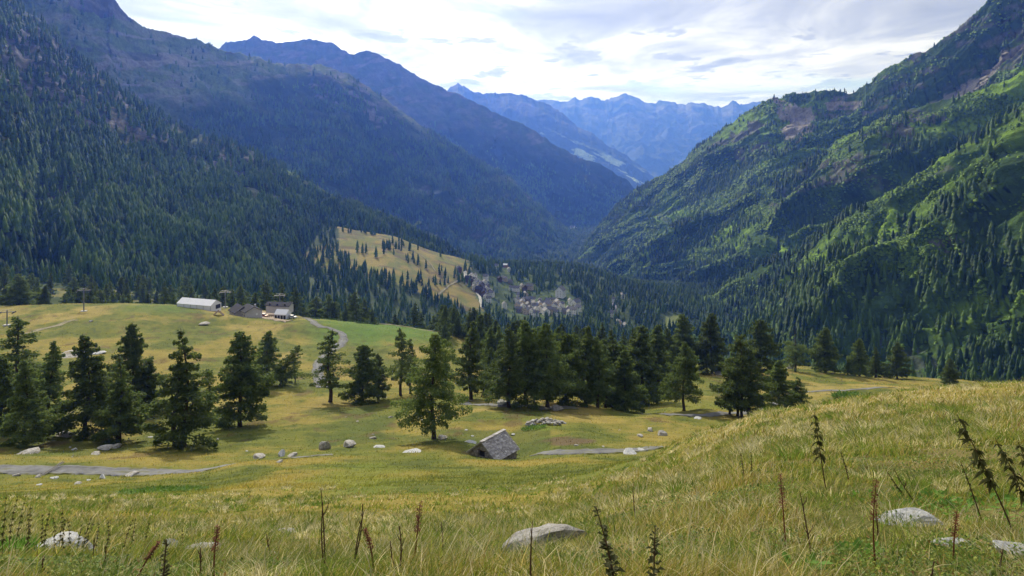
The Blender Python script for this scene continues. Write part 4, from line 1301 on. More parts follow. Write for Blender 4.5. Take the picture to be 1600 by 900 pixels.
# gable wall built round the opening
ox0, ox1, oz0, oz1 = -0.7, 0.5, 1.0, 2.0
def zroof(x): return HE+(HR-HE)*(1-abs(x)/(HW/2))
strips = [(-HW/2, ox0, None), (ox0, ox1, 'hole'), (ox1, HW/2, None)]
def prism(pts, y0, y1):
    n = len(pts)
    wm.add([(x, y0, z) for x, z in pts]+[(x, y1, z) for x, z in pts], [tuple(range(n)), tuple(range(2*n-1, n-1, -1))]+[(i, n+i, n+(i+1) % n, (i+1) % n) for i in range(n)])
prism([(-HW/2, -1.6), (ox0, -1.6), (ox0, zroof(ox0)), (-HW/2, HE)], g0, g0+0.5)
prism([(ox0, -1.6), (ox1, -1.6), (ox1, oz0), (ox0, oz0)], g0, g0+0.5)
prism([(ox0, oz1), (ox1, oz1), (ox1, zroof(ox1)), (0, HR), (ox0, zroof(ox0))], g0, g0+0.5)
prism([(ox1, -1.6), (HW/2, -1.6), (HW/2, HE), (ox1, zroof(ox1))], g0, g0+0.5)
prism(prof, g1-0.5, g1)
wm.box(-HW/2, -HW/2+0.5, g0+0.5, g1-0.5, -1.6, HE)
wm.box(HW/2-0.5, HW/2, g0+0.5, g1-0.5, -1.6, HE)
# individual stones set proud of the wall so that the masonry reads
for side in range(4):
    for i in range(150):
        u = rr_.random(); z = rr_.uniform(-0.9, HR-0.25)
        if side == 0 or side == 2:
            x = (u-0.5)*HW
            if z > zroof(x)-0.12: continue
            if ox0-0.2 < x < ox1+0.2 and oz0-0.12 < z < oz1+0.1 and side == 0: continue
            y = g0 if side == 0 else g1
            wm.box(-rr_.uniform(.1, .26), rr_.uniform(.1, .26), -0.05, 0.05, -rr_.uniform(.05, .11), rr_.uniform(.05, .11), 0, (x, y, z))
        else:
            if z > HE-0.08: continue
            y = (u-0.5)*HL; x = -HW/2 if side == 1 else HW/2
            wm.box(-0.05, 0.05, -rr_.uniform(.1, .26), rr_.uniform(.1, .26), -rr_.uniform(.05, .11), rr_.uniform(.05, .11), 0, (x, y, z))
wall = wm.build('wall', M['stonewall'], hut)
op = MB(); op.box(ox0, ox1, g0+0.42, g0+0.5, oz0, oz1).build('window', M['dark'], hut)
op = MB(); op.box(ox0-0.2, ox1+0.2, g0-0.04, g0+0.3, oz1-0.02, oz1+0.12).build('lintel', M['wood'], hut)
rm = MB()
for sgn in (-1, 1):
    ang = math.atan2(HR-HE, HW/2)
    LL = math.hypot(HR-HE, HW/2)+0.35
    rows_ = 17
    for r0 in range(rows_):
        y = g0-0.3
        d0 = LL*(1-(r0+1)/rows_)
        while y < g1+0.3:
            wq = rr_.uniform(0.3, 0.62)
            th = rr_.uniform(0.05, 0.09)
            over = rr_.uniform(0.0, 0.1)
            # slab from distance a (upslope) to b (downslope) measured from the ridge
            a, b = LL*(rows_-1-r0)/rows_-0.05, LL*(rows_-r0)/rows_+over
            lift = 0.05+rr_.uniform(0, 0.03)
            pts = []
            for yy in (y, min(y+wq, g1+0.35)):
                for dd, up in ((a, lift), (b, lift+0.045), (b, lift+0.045+th), (a, lift+th)):
                    xx = sgn*(dd*math.cos(ang)-0*math.sin(ang)); zz = HR-dd*math.sin(ang)
                    pts.append((xx+sgn*up*math.sin(ang), yy, zz+up*math.cos(ang)))
            rm.add(pts, [(0, 1, 2, 3), (7, 6, 5, 4), (0, 4, 5, 1), (1, 5, 6, 2), (2, 6, 7, 3), (3, 7, 4, 0)])
            y += wq+0.015
    # sheet under the slabs
    pts = []
    for yy in (g0-0.2, g1+0.2):
        for dd, up in ((0, -0.06), (LL-0.1, -0.06), (LL-0.1, 0.04), (0, 0.04)):
            pts.append((sgn*(dd*math.cos(ang)+up*math.sin(ang)), yy, HR-dd*math.sin(ang)+up*math.cos(ang)))
    rm.add(pts, [(0, 1, 2, 3), (7, 6, 5, 4), (0, 4, 5, 1), (1, 5, 6, 2), (2, 6, 7, 3), (3, 7, 4, 0)])
yy = g0-0.32
while yy < g1+0.3:
    wq = rr_.uniform(0.35, 0.6)
    rm.box(-0.26, 0.26, 0, wq-0.02, 0.10, 0.19+rr_.uniform(0, .04), 0, (0, yy, HR)); yy += wq
m, t = mat('stone_slab_roof')
gi = t.n('ShaderNodeNewGeometry').outputs['Random Per Island']
c = t.ramp(gi, [(0.0, (0.25, 0.235, 0.245)), (0.5, (0.37, 0.35, 0.36)), (0.9, (0.48, 0.46, 0.47)), (1.0, (0.64, 0.62, 0.62))])
nz = t.noise(t.n('ShaderNodeTexCoord').outputs['Object'], 3, 7, .7)
c = t.mix(t.ramp(nz, [(0.45, 0), (0.65, 0.7)]), c, (0.15, 0.135, 0.115))
M['slabs'] = finish(m, t, c, 0.9, nz, 0.5, 0.04)
rm.build('roof', M['slabs'], hut)

# ------------------------------------------------------------------ buildings
def gable_parts(root, w_, l_, he, hr, wallm, roofm, over=0.5, th=0.18, base=-3.0, ridge_y=True):
    """ridge along local y; gables at +-l/2"""
    b = MB()
    pr = [(-w_/2, base), (w_/2, base), (w_/2, he), (0, hr), (-w_/2, he)]
    n = 5
    b.add([(x, -l_/2, z) for x, z in pr]+[(x, l_/2, z) for x, z in pr], [tuple(range(n)), tuple(range(2*n-1, n-1, -1))]+[(i, n+i, n+(i+1) % n, (i+1) % n) for i in range(n)])
    b.build('wall', wallm, root)
    r_ = MB()
    sl_ = (hr-he)/(w_/2)
    for sg in (-1, 1):
        xe = w_/2+over; ze = hr-sl_*xe
        pts = [(0, -l_/2-over, hr+0.03), (sg*xe, -l_/2-over, ze+0.03), (sg*xe, -l_/2-over, ze+0.03+th), (0, -l_/2-over, hr+0.03+th*1.15)]
        pts += [(x, l_/2+over, z) for x, y, z in pts]
        r_.add(pts, [(0, 1, 2, 3), (7, 6, 5, 4), (0, 4, 5, 1), (1, 5, 6, 2), (2, 6, 7, 3), (3, 7, 4, 0)])
    return r_.build('roof', roofm, root)


def window(root, x, y, z, w_, h_, face, m_='dark', nm='window', frame=True):
    """face: 'y-','y+','x-','x+' wall the window sits on, x,y is its centre on that wall"""
    b = MB(); d = 0.05
    if face[0] == 'y':
        s = -1 if face[1] == '-' else 1
        o = b.box(x-w_/2, x+w_/2, y-d, y+d, z, z+h_).build(nm, M[m_], root)
        if frame:
            f = MB()
            for (a0, a1, c0, c1) in ((x-w_/2-.12, x-w_/2, z, z+h_), (x+w_/2, x+w_/2+.12, z, z+h_), (x-w_/2-.12, x+w_/2+.12, z-.12, z), (x-w_/2-.12, x+w_/2+.12, z+h_, z+h_+.1)):
                f.box(a0, a1, y-d-.03, y+d+.03, c0, c1)
            f.build('frame', M['wood'], o)
    else:
        o = b.box(x-d, x+d, y-w_/2, y+w_/2, z, z+h_).build(nm, M[m_], root)
        if frame:
            f = MB()
            for (a0, a1, c0, c1) in ((y-w_/2-.12, y-w_/2, z, z+h_), (y+w_/2, y+w_/2+.12, z, z+h_), (y-w_/2-.12, y+w_/2+.12, z-.12, z), (y-w_/2-.12, y+w_/2+.12, z+h_, z+h_+.1)):
                f.box(x-d-.03, x+d+.03, a0, a1, c0, c1)
            f.build('frame', M['wood'], o)
    return o


def atY(px, Y, dz=0.0):
    x = (px-800)/F*Y
    return Vector((x, Y, float(gz(x, Y))+dz))


# long white marquee
p = atY(311, 396)
tent = tag(empty('marquee', p, R(-16)), 'long white marquee with an open dark end, on the knoll before the forest', 'marquee')
gable_parts(tent, 8, 21, 2.4, 4.6, M['canvas'], M['canvas'], 0.15, 0.12, -1.5)
tent.rotation_euler = (0, 0, R(72))
window(tent, 4.02, -1.5, 0.2, 1.1, 1.7, 'x+', nm='opening', frame=False); window(tent, 4.02, 1.8, .2, 1.1, 1.7, 'x+', nm='opening', frame=False)
for q in (-1, 1):
    for dy in (-10.4, -6, -2, 2, 6, 10.4):
        MB().tube([(q*4.08, dy, -1), (q*4.08, dy, 2.5)], 0.07, 6).build('pole', M['metal'], tent)
window(tent, 1.6, -10.5, 0.1, 3.6, 2.1, 'y-', nm='opening', frame=False)

# farm restaurant: three joined blocks with dark roofs
p = atY(385, 386)
farm = tag(empty('farm_building', p, 0), 'grey mountain restaurant with dark slate roofs beside the dirt yard', 'building')
def block(parent, dx, dy, rz, w_, l_, he, hr, name):
    b = link(name, None, parent, (dx, dy, 0), rz)
    return b
for (dx, dy, rz, w_, l_, he, hr) in ((-4.8, 5.0, R(38), 8.0, 9.5, 2.2, 4.8), (1.8, 1.0, R(38), 8.5, 9.0, 3.4, 5.5), (9.5, 24.0, R(80), 5.5, 13, 1.0, 2.2)):
    b = MB(); pr = [(-w_/2, -3), (w_/2, -3), (w_/2, he), (0, hr), (-w_/2, he)]
    cr, sr = math.cos(rz), math.sin(rz)
    tr_ = lambda P_: [(dx+x*cr-y*sr, dy+x*sr+y*cr, z) for x, y, z in P_]
    b.add(tr_([(x, -l_/2, z) for x, z in pr]+[(x, l_/2, z) for x, z in pr]), [tuple(range(5)), tuple(range(9, 4, -1))]+[(i, 5+i, 5+(i+1) % 5, (i+1) % 5) for i in range(5)])
    b.build('wall', M['greywall'], farm)
    r_ = MB(); sl_ = (hr-he)/(w_/2); over = 0.6; th_ = 0.25
    for sg in (-1, 1):
        xe = w_/2+over; ze = hr-sl_*xe
        pts = [(0, -l_/2-over, hr+.03), (sg*xe, -l_/2-over, ze+.03), (sg*xe, -l_/2-over, ze+.03+th_), (0, -l_/2-over, hr+.03+th_)]
        pts += [(x, l_/2+over, z) for x, y, z in pts]
        r_.add(tr_(pts), [(0, 1, 2, 3), (7, 6, 5, 4), (0, 4, 5, 1), (1, 5, 6, 2), (2, 6, 7, 3), (3, 7, 4, 0)])
    r_.build('roof', M['slate_dark'], farm)
    for k in range(3):
        q = tr_([((-w_/2-0.0), -l_/3+k*l_/3, 1.2)])[0]
        w2 = MB().box(-0.06, 0.06, -0.5, 0.5, 0, 1.0, rz, q).build('window', M['dark'], farm)
        q = tr_([((w_/2+0.0), -l_/3+k*l_/3, 1.2)])[0]
        MB().box(-0.06, 0.06, -0.5, 0.5, 0, 1.0, rz, q).build('window', M['dark'], farm)
    q = tr_([(w_*0.18, -l_/2, 1.3)])[0]
    MB().box(-0.5, 0.5, -0.06, 0.06, 0, 1.0, rz, q).build('window', M['whitepaint'], farm)
MB().box(-0.4, 0.4, -0.4, 0.4, 4.2, 5.9, 0, (3.5, 2.5, 0)).build('chimney', M['concrete'], farm)

# small white pavilion on the terrace
p = atY(442, 392)
pav = tag(empty('pavilion', p, R(12)), 'small white canvas pavilion with dark glazed front at the end of the yard', 'pavilion')
gable_parts(pav, 5.5, 6.4, 2.7, 4.6, M['canvas'], M['canvas'], 0.2, 0.1, -1.2)
pav.rotation_euler = (0, 0, R(78))
for k in range(4):
    window(pav, -2.77, -2.4+k*1.6, 0.3, 1.2, 1.9, 'x-', frame=False)
for k in range(3):
    window(pav, -1.7+k*1.7, 3.22, 0.3, 1.2, 1.9, 'y+', frame=False)


def car(px, Y, rz, paint, label, van=False):
    p = atY(px, Y, 0.3)
    root = tag(empty('parked_car', p, rz), label, 'car', 'vehicles parked at the restaurant')
    L, W_ = 4.3, 1.8; hb, ht = 0.95, (1.9 if van else 1.5)
    b = MB(); pr = [(-L/2, .3), (L/2, .3), (L/2, .75), (L*.47, hb), (L*.24, hb+.05), (-L*.46, hb+.05), (-L/2, .85)]
    n = len(pr)
    b.add([(x, -W_/2, z) for x, z in pr]+[(x, W_/2, z) for x, z in pr], [tuple(range(n)), tuple(range(2*n-1, n-1, -1))]+[(i, n+i, n+(i+1) % n, (i+1) % n) for i in range(n)])
    body = b.build('body', paint, root)
    c_ = MB(); pr = [(L*.26, hb+.05), (L*.10, ht), (-L*.36, ht), (-L*.45, hb+.05)]
    c_.add([(x, -W_/2*(.98 if i in (0, 3) else .84), z) for i, (x, z) in enumerate(pr)]+[(x, W_/2*(.98 if i in (0, 3) else .84), z) for i, (x, z) in enumerate(pr)], [(0, 1, 2, 3), (7, 6, 5, 4), (0, 4, 5, 1), (1, 5, 6, 2), (2, 6, 7, 3), (3, 7, 4, 0)])
    c_.build('window', M['glass'], root)
    MB().box(-L*.35, L*.09, -W_/2*.8, W_/2*.8, ht, ht+.05).build('roof', paint, root)
    for sx in (-1, 1):
        for sy in (-1, 1):
            MB().tube([(sx*L*.31, sy*(W_/2-.2), .32), (sx*L*.31, sy*(W_/2+.02), .32)], 0.33, 12).build('wheel', M['tyre'], root)


car(397, 399, R(20), M['whitepaint'], 'white van like car against the restaurant wall', True)
car(413, 400, R(-30), M['redpaint'], 'red car parked in the middle of the dirt yard')
car(457, 390, R(-15), M['silver'], 'silver car beside the small white pavilion')
# terrace tables
for k in range(6):
    p = atY(420+k*3.2, 396+(k % 2)*5, 0.25)
    tb = tag(empty('picnic_table', p, random.uniform(0, 3)), 'small wooden picnic table on the yard before the pavilion', 'table', 'picnic tables on the yard')
    MB().box(-.9, .9, -.4, .4, .7, .76).build('tabletop', M['wood'], tb)
    for sy in (-1, 1):
        MB().box(-.9, .9, sy*.75-.14, sy*.75+.14, .42, .47).build('bench', M['wood'], tb)
        for sx in (-.7, .7):
            MB().box(sx-.04, sx+.04, sy*.3-.04, sy*.3+.04, 0, .7).build('leg', M['wood'], tb)
            MB().box(sx-.04, sx+.04, sy*.75-.04, sy*.75+.04, 0, .42).build('leg', M['wood'], tb)
# low A-shaped stack of planks on the grass
p = atY(341, 372)
st = tag(empty('plank_stack', p, R(20)), 'low weathered stack of planks shaped like a tent on the grass', 'planks')
for sg in (-1, 1):
    for k in range(5):
        b = MB(); y0 = -2+k*.8
        b.add([(0, y0, 2.0), (0, y0+.7, 2.0), (sg*2.6, y0+.7, -.4), (sg*2.6, y0, -.4), (0, y0, 2.12), (0, y0+.7, 2.12), (sg*2.7, y0+.7, -.3), (sg*2.7, y0, -.3)], [(0, 1, 2, 3), (7, 6, 5, 4), (0, 4, 5, 1), (1, 5, 6, 2), (2, 6, 7, 3), (3, 7, 4, 0)])
        b.build('plank', M['wood'], st)


# ski lift pylons
def pylon(px, py, hpx, Y, label):
    p = atY(px, Y)
    H = hpx*Y/F
    root = tag(empty('lift_pylon', p, R(10)), label, 'lift pylon', 'ski lift pylons')
    MB().tube([(0, 0, -.5), (0, 0, H)], [.30, .22], 10).build('mast', M['metal'], root)
    MB().box(-1.3, 1.3, -1.0, 1.0, -1.2, .5).build('footing', M['concrete'], root)
    MB().box(-2.9, 2.9, -.16, .16, H-.9, H-.6).build('crossarm', M['metal'], root)
    for sx in (-2.7, 2.7):
        h = MB().box(sx-.12, sx+.12, -1.9, 1.9, H-1.25, H-1.0).build('sheave_beam', M['metal'], root)
        for k in range(5):
            MB().tube([(sx-.18, -1.6+k*.8, H-1.02), (sx+.18, -1.6+k*.8, H-1.02)], .24, 10).build('sheave', M['dark'], h)
    MB().box(-2.0, 2.0, -.1, .1, H+.1, H+.25).build('ladder_rail', M['metal'], root)
    MB().box(-.12, .12, -1.0, 1.0, H, H+.12).build('maintenance_arm', M['metal'], root)


pylon(131, 487, 36, 372, 'ski lift pylon with a white footing standing free on the knoll')
pylon(352, 476, 26, 420, 'ski lift pylon between the white marquee and the restaurant')
pylon(437, 480, 30, 436, 'ski lift pylon against the forest behind the small pavilion')
pylon(11, 500, 24, 330, 'ski lift pylon behind the ragged larch at the left edge')

# wooden bar across the road
p = atY(80, 96)
bar = MB().tube([(-0.25, -2.3, .30), (0.15, 2.1, .34)], .06, 7).tube([(0.0, -2.3, .28), (0.4, 2.1, .32)], .06, 7)
tag(bar.build('drain_bar', M['deadwood'], None, False, p), 'pair of wooden poles laid as a drain across the gravel road', 'drain bar')

# ------------------------------------------------------------------ village
def make_house(name, w_, l_, he, hr, wallm, roofm, nwx, storeys, chim=True, door=True):
    root = empty(name, (0, 0, 0))
    rf = gable_parts(root, w_, l_, he, hr, M[wallm], M[roofm], 0.6, 0.28, -4.0)
    if chim:
        MB().box(w_*.15-.4, w_*.15+.4, l_*.2-.4, l_*.2+.4, he, hr+1.1).build('chimney', M['stonewall'], rf)
    for s in range(storeys):
        z = 0.9+s*2.6
        for k in range(nwx):
            y = -l_/2+l_*(k+1)/(nwx+1)
            for sg, f in ((-1, 'x-'), (1, 'x+')):
                window(root, sg*w_/2, y, z, 0.9, 1.2, f, frame=False)
        for k in range(2):
            x = -w_/2+w_*(k+1)/3
            if s == 0 and k == 0 and door:
                window(root, x, -l_/2, 0, 1.1, 2.0, 'y-', 'wood', 'door', False)
            else:
                window(root, x, -l_/2, z, 0.9, 1.2, 'y-', frame=False)
            window(root, x, l_/2, z, .9, 1.2, 'y+', frame=False)
    return root


protos = {
 'slate_s': make_house('village_house', 7.0, 8.5, 4.4, 7.0, 'stonewall', 'slate', 2, 1),
 'slate_w': make_house('village_house', 7.5, 9.0, 5.2, 8.0, 'plaster', 'slate', 2, 2),
 'slate_l': make_house('village_house', 9.0, 13.0, 5.4, 8.6, 'plaster', 'slate', 3, 2),
 'cream': make_house('village_house', 8.5, 12.0, 5.4, 8.4, 'cream', 'slate', 3, 2),
 'hotel': make_house('hotel', 16.0, 22.0, 10.5, 17.0, 'plaster', 'slate', 5, 4),
 'big': make_house('hotel', 12.0, 17.0, 8.2, 13.0, 'plaster', 'slate', 4, 3),
 'orange': make_house('village_house', 9.0, 12.0, 4.5, 7.0, 'orange', 'whitepaint', 3, 1),
 'dark': make_house('village_house', 8.0, 10.0, 5.6, 9.0, 'wood', 'slate_dark', 2, 2),
}
used = set()
HS = [  # x,y in the enlarged crop (origin 660,390, scale 4.444), kind, turn, label
 (255, 150, 'dark', 20, 'dark chalet standing alone at the right edge of the open meadow'),
 (575, 118, 'orange', 75, 'flat looking white roofed house with rust walls, highest in the woods'),
 (512, 128, 'slate_w', 70, 'small white house just below the rust walled one in the woods'),
 (602, 148, 'slate_w', 20, 'small white house right below the rust walled one in the woods'),
 (535, 215, 'dark', 30, 'dark chalet, left of a pair between upper hamlet and woods'),
 (568, 212, 'cream', 60, 'pale chalet, right of a pair between upper hamlet and woods'),
 (618, 278, 'slate_w', 70, 'white house at the left of the small row under the wood'),
 (652, 285, 'slate_l', 75, 'long white house in the small row under the wood'),
 (692, 265, 'slate_w', 15, 'white gabled house with dark eaves at the head of the small row'),
 (708, 285, 'dark', 15, 'dark roofed chalet right of the white gabled house'),
 (745, 272, 'cream', 70, 'pale house half in the trees at the right of the small row'),
 (440, 205, 'slate_w', 70, 'grey roofed house alone among trees right of the upper hamlet'),
 (610, 232, 'slate_s', 70, 'low long roof between the chalet pair and the small row'),
 (960, 322, 'hotel', -20, 'largest white hotel with a broad gable at the edge of the wood'),
 (1026, 372, 'slate_w', 10, 'narrow tall white house between the two big gabled buildings'),
 (1066, 398, 'big', -38, 'big white gabled hotel at the right end of the village'),
 (1050, 440, 'slate_l', 60, 'pale house with grey roof below the big gabled hotel'),
 (1085, 422, 'slate_w', 60, 'white house at the right foot of the big gabled hotel'),
 (968, 398, 'slate_w', -35, 'white gabled house left of the big gabled hotel'),
 (570, 402, 'slate_w', 5, 'little white gabled chalet alone among trees under the upper hamlet'),
 (460, 358, 'slate_w', 85, 'long flat pale roof below the upper hamlet'),
 (682, 335, 'slate_l', 70, 'house with a large blue grey roof at the top of the main cluster'),
 (715, 330, 'cream', 10, 'cream gabled house at the top of the main cluster'),
 (1320, 462, 'slate_l', 80, 'long grey roofed house beside the road right of the village'),
 (1332, 358, 'slate_w', 70, 'small pale house at the top of the road right of the village'),
 (1385, 330, 'slate_w', 30, 'pale house half hidden in trees right of the road'),
 (1358, 520, 'cream', 30, 'pale house glimpsed between trees low on the right of the village'),
 (1410, 545, 'slate_w', 20, 'tall white house glimpsed between trees lowest at right'),
]
upper = [(318, 222), (345, 200), (366, 196), (338, 238), (362, 250), (376, 228), (398, 244), (358, 275), (384, 270), (432, 244), (408, 280), (424, 296), (446, 290), (470, 300), (425, 325), (455, 262), (352, 222), (392, 300), (480, 318), (330, 212), (415, 262), (440, 340)]
lower = [(655, 365), (692, 380), (735, 360), (768, 360), (815, 368), (872, 372), (900, 370), (778, 392), (840, 392), (700, 415), (745, 418), (782, 412), (850, 408), (918, 408), (940, 385), (722, 440), (790, 436), (1012, 420), (660, 398), (672, 430), (760, 448), (820, 430), (880, 425), (815, 400), (735, 398), (880, 395), (955, 425), (905, 440), (860, 450), (700, 360), (990, 440), (930, 455), (1020, 455), (790, 462)]
rr_ = random.Random(12)
items = [(x, y, k, a, l, None) for x, y, k, a, l in HS]
items += [(x, y, rr_.choice(['slate_s', 'slate_w', 'slate_w', 'dark']), rr_.choice([10, 30, 70, 0])+rr_.uniform(-10, 10), 'small grey slab roofed house packed into the upper hamlet by the white lane', 'houses of the upper hamlet') for x, y in upper]
items += [(x, y, rr_.choice(['slate_w', 'slate_l', 'slate_w', 'slate_w', 'cream', 'slate_s']), rr_.choice([5, 15, 75, 90, -15, 0])+rr_.uniform(-10, 10), 'pale house with a grey slab roof packed into the main village cluster', 'houses of the main village cluster') for x, y in lower]
for x, y, k, a, lab, grp in items:
    px, py = 660+x/4.444, 390+y/4.444
    p = hit(px, py+1.5, 860, 1700)
    pr_ = protos[k]
    o = pr_ if k not in used else copy_tree(pr_)
    used.add(k)
    o.location = p+Vector((0, 0, 1.8)); o.rotation_euler = (0, 0, R(a))
    sc_ = 0.85 if k in ('hotel', 'big') else rr_.uniform(0.76, 1.0)
    o.scale = (sc_, sc_, sc_*1.12)
    if grp: o['group'] = grp
    elif 'group' in o.keys(): del o['group']
    tag(o, lab, 'house' if k not in ('hotel', 'big') else 'hotel', grp)
# far hamlets down the valley, a few pixels each
rr_ = random.Random(3)
fm = {}
for k in range(16):
    up = k < 10
    px = rr_.uniform(903, 935) if up else rr_.uniform(903, 918); py = rr_.uniform(338, 345) if up else rr_.uniform(359, 364)
    Y = 2650 if up else 2500
    x = (px-800)/F*Y; z = (H0-py)/F*Y
    SB = SHEETS['mountain_slope.001']
    dd = (SB['px']-px)**2+(SB['py']-py)**2
    i, j = np.unravel_index(np.argmin(dd), dd.shape)
    o = empty('far_house', tuple(SB['P'][i, j]+np.array([0, -4, 9.0])), rr_.uniform(0, 3))
    if not fm:
        gable_parts(o, 22, 30, 15, 24, M['plaster'], M['slate'], 0.6, 0.4, -8)
        fm['c'] = list(o.children)
    else:
        for ch in fm['c']:
            c_ = ch.copy(); COL.objects.link(c_); c_.parent = o
    tag(o, 'tiny pale house of the upper far hamlet deep in the valley' if up else 'tiny pale house of the lower far hamlet deep in the valley', 'house', 'houses of the upper far hamlet' if up else 'houses of the lower far hamlet')

# ------------------------------------------------------------------ grass
def blades(name, N, label, y0, y1, hfac, seed, patchy=0.0, col=None, pxr_=(-60, 1660), wk=1.0, dens=None):
    r_ = np.random.default_rng(seed)
    px = r_.uniform(*pxr_, N); Y = np.exp(r_.uniform(math.log(y0), math.log(y1), N))
    x = (px-800)/F*Y
    if patchy:
        k = fbm(x*1.3/ (0.2+Y*0.05), Y*1.3/(0.2+Y*0.05), seed, 4) > -patchy
        px, Y, x = px[k], Y[k], x[k]
    if dens is not None:
        rows = H0-F*gz(x, Y)/Y
        k = r_.random(len(px)) < dens(px, rows, x, Y)
        px, Y, x = px[k], Y[k], x[k]
    n = len(px)
    # clump: pull towards clump centres, height by clump
    cl_ = vnoise(x*2.2, Y*2.2, 71)
    z = gz(x, Y)
    h = hfac*(0.32+1.5*cl_**2.4+0.35*r_.random(n))*(0.75+0.7*sstep(-.3, .4, fbm(x/1.1, Y/1.1, 72, 4)))
    wdt = np.maximum(0.0035, 0.0011*Y*wk)*r_.uniform(0.6, 1.4, n)
    az = r_.uniform(0, 6.283, n)
    az = np.where(r_.random(n) < 0.45, r_.normal(0.3, 0.7, n), az)      # wind leans many to the right
    dx, dy = np.cos(az), np.sin(az)
    lean = r_.uniform(0.15, 0.95, n)*h
    sx, sy = -np.sin(az+r_.normal(0, 1.2, n)), np.cos(az+r_.normal(0, 1.2, n))
    # face the width roughly across so it is seen from any side
    V = []
    for s, wf in ((0, 1.0), (0.4, 0.9), (0.75, 0.6), (1.0, 0.0)):
        cx = x+dx*lean*s**2; cy = Y+dy*lean*s**2; cz = z-0.02+h*(s-0.18*s*s)
        if wf > 0:
            V.append(np.stack([cx-sx*wdt*wf/2, cy-sy*wdt*wf/2, cz], 1)); V.append(np.stack([cx+sx*wdt*wf/2, cy+sy*wdt*wf/2, cz], 1))
        else:
            V.append(np.stack([cx, cy, cz], 1))
    V = np.stack(V, 1).reshape(-1, 3)
    b = np.arange(n)[:, None]*7
    Fc = np.concatenate([b+np.array([[0, 1, 3]]), b+np.array([[0, 3, 2]]), b+np.array([[2, 3, 5]]), b+np.array([[2, 5, 4]]), b+np.array([[4, 5, 6]])], 0)
    rows = H0-F*z/Y
    cc = col(px, rows, x, Y, n, r_)
    cc = cc*r_.uniform(0.6, 1.35, (n, 1))*(1.0 if y0 < 40 else 1.32)
    me = npmesh(name, V, Fc, M['grass'], False, colors={'macro': np.repeat(cc, 7, axis=0)})
    return tag(link(name, me), label, 'grass', kind='stuff')


GP = C((0.14, 0.19, 0.028), (0.22, 0.25, 0.04), (0.30, 0.28, 0.065), (0.46, 0.37, 0.14), (0.62, 0.53, 0.29), (0.24, 0.13, 0.05)) if False else np.array([(0.15, 0.22, 0.030), (0.29, 0.31, 0.042), (0.40, 0.33, 0.070), (0.52, 0.41, 0.14), (0.70, 0.60, 0.34), (0.28, 0.14, 0.055)])


def grass_col(px, rows, x, Y, n, r_):
    nb_ = 1.5*fbm(x/0.9, Y/0.9, 73, 4)+1.1*fbm(x/4.5, Y/4.5, 74, 4)
    dry = -0.12+sstep(-0.45, 0.5, nb_)*0.9+0.25*sstep(8, 30, Y)*sstep(900, 1200, px)
    pr = np.stack([1.15-dry, 1.1-0.5*dry, 0.55+0.3*dry, 0.15+0.7*dry, 0.06+0.45*dry, 0.05+0*dry], 1)
    pr[:, 4] += 1.2*sstep(640, 600, rows-(1600-px)*0.13)*(px > 1000)*sstep(12, 25, Y)
    cs = np.cumsum(pr, 1); cs /= cs[:, -1:]
    k = (r_.random((n, 1)) > cs).sum(1)
    return GP[np.clip(k, 0, 5)]


def meadow_col(px, rows, x, Y, n, r_):
    g_ = ground_color(x, Y, gz(x, Y))
    return g_*r_.uniform(0.9, 1.3, (n, 1))*np.array([[1.05, 1.03, 0.95]])


onfront = lambda px, rows, x, Y: np.ones(len(px))
blades('grass', 150000, 'mixed green and straw coloured grass on the near slope', 1.7, 9, 0.074, 501, 0.0, grass_col)
blades('grass.001', 95000, 'tufted dry grass on the near slope up to its brow', 8, 46, 0.105, 502, 0.0, grass_col, wk=0.9)
blades('grass.002', 5200, 'long pale arching grass stems on the near slope', 1.8, 12, 0.15, 503, 0.0, lambda px, rows, x, Y, n, r_: GP[r_.choice([1, 3, 4, 4], n)], wk=0.6)
def herbs(name, N, label, seed):
    r_ = np.random.default_rng(seed)
    px = r_.uniform(-60, 1660, N); Y = np.exp(r_.uniform(math.log(2.0), math.log(12), N)); x = (px-800)/F*Y
    k = fbm(x/0.5, Y/0.5, seed, 4) > 0.08
    px, Y, x = px[k], Y[k], x[k]; n = len(px)
    z = gz(x, Y)+r_.uniform(0.0, 0.05, n)
    a = r_.uniform(0, 6.283, n); L = r_.uniform(.007, .017, n)*(1+Y*.05); tl = r_.uniform(-.2, .9, n)*L
    d = np.stack([np.cos(a)*L, np.sin(a)*L, tl], 1); sd_ = np.stack([-np.sin(a), np.cos(a), r_.normal(0, .3, n)], 1)*L[:, None]*.36
    p0 = np.stack([x, Y, z], 1)
    V = np.stack([p0, p0+d*.5-sd_, p0+d, p0+d*.5+sd_], 1).reshape(-1, 3)
    b = np.arange(n)[:, None]*4
    cc = np.array([(.11, .18, .03), (.18, .26, .04), (.30, .34, .06), (.30, .18, .06)])[r_.choice(4, n, p=[.35, .35, .24, .06])]*r_.uniform(.6, 1.3, (n, 1))
    me = npmesh(name, V, np.concatenate([b, b+1, b+2, b+3], 1), M['grass'], False, colors={'macro': np.repeat(cc, 4, axis=0)})
    return tag(link(name, me), label, 'herbs', kind='stuff')


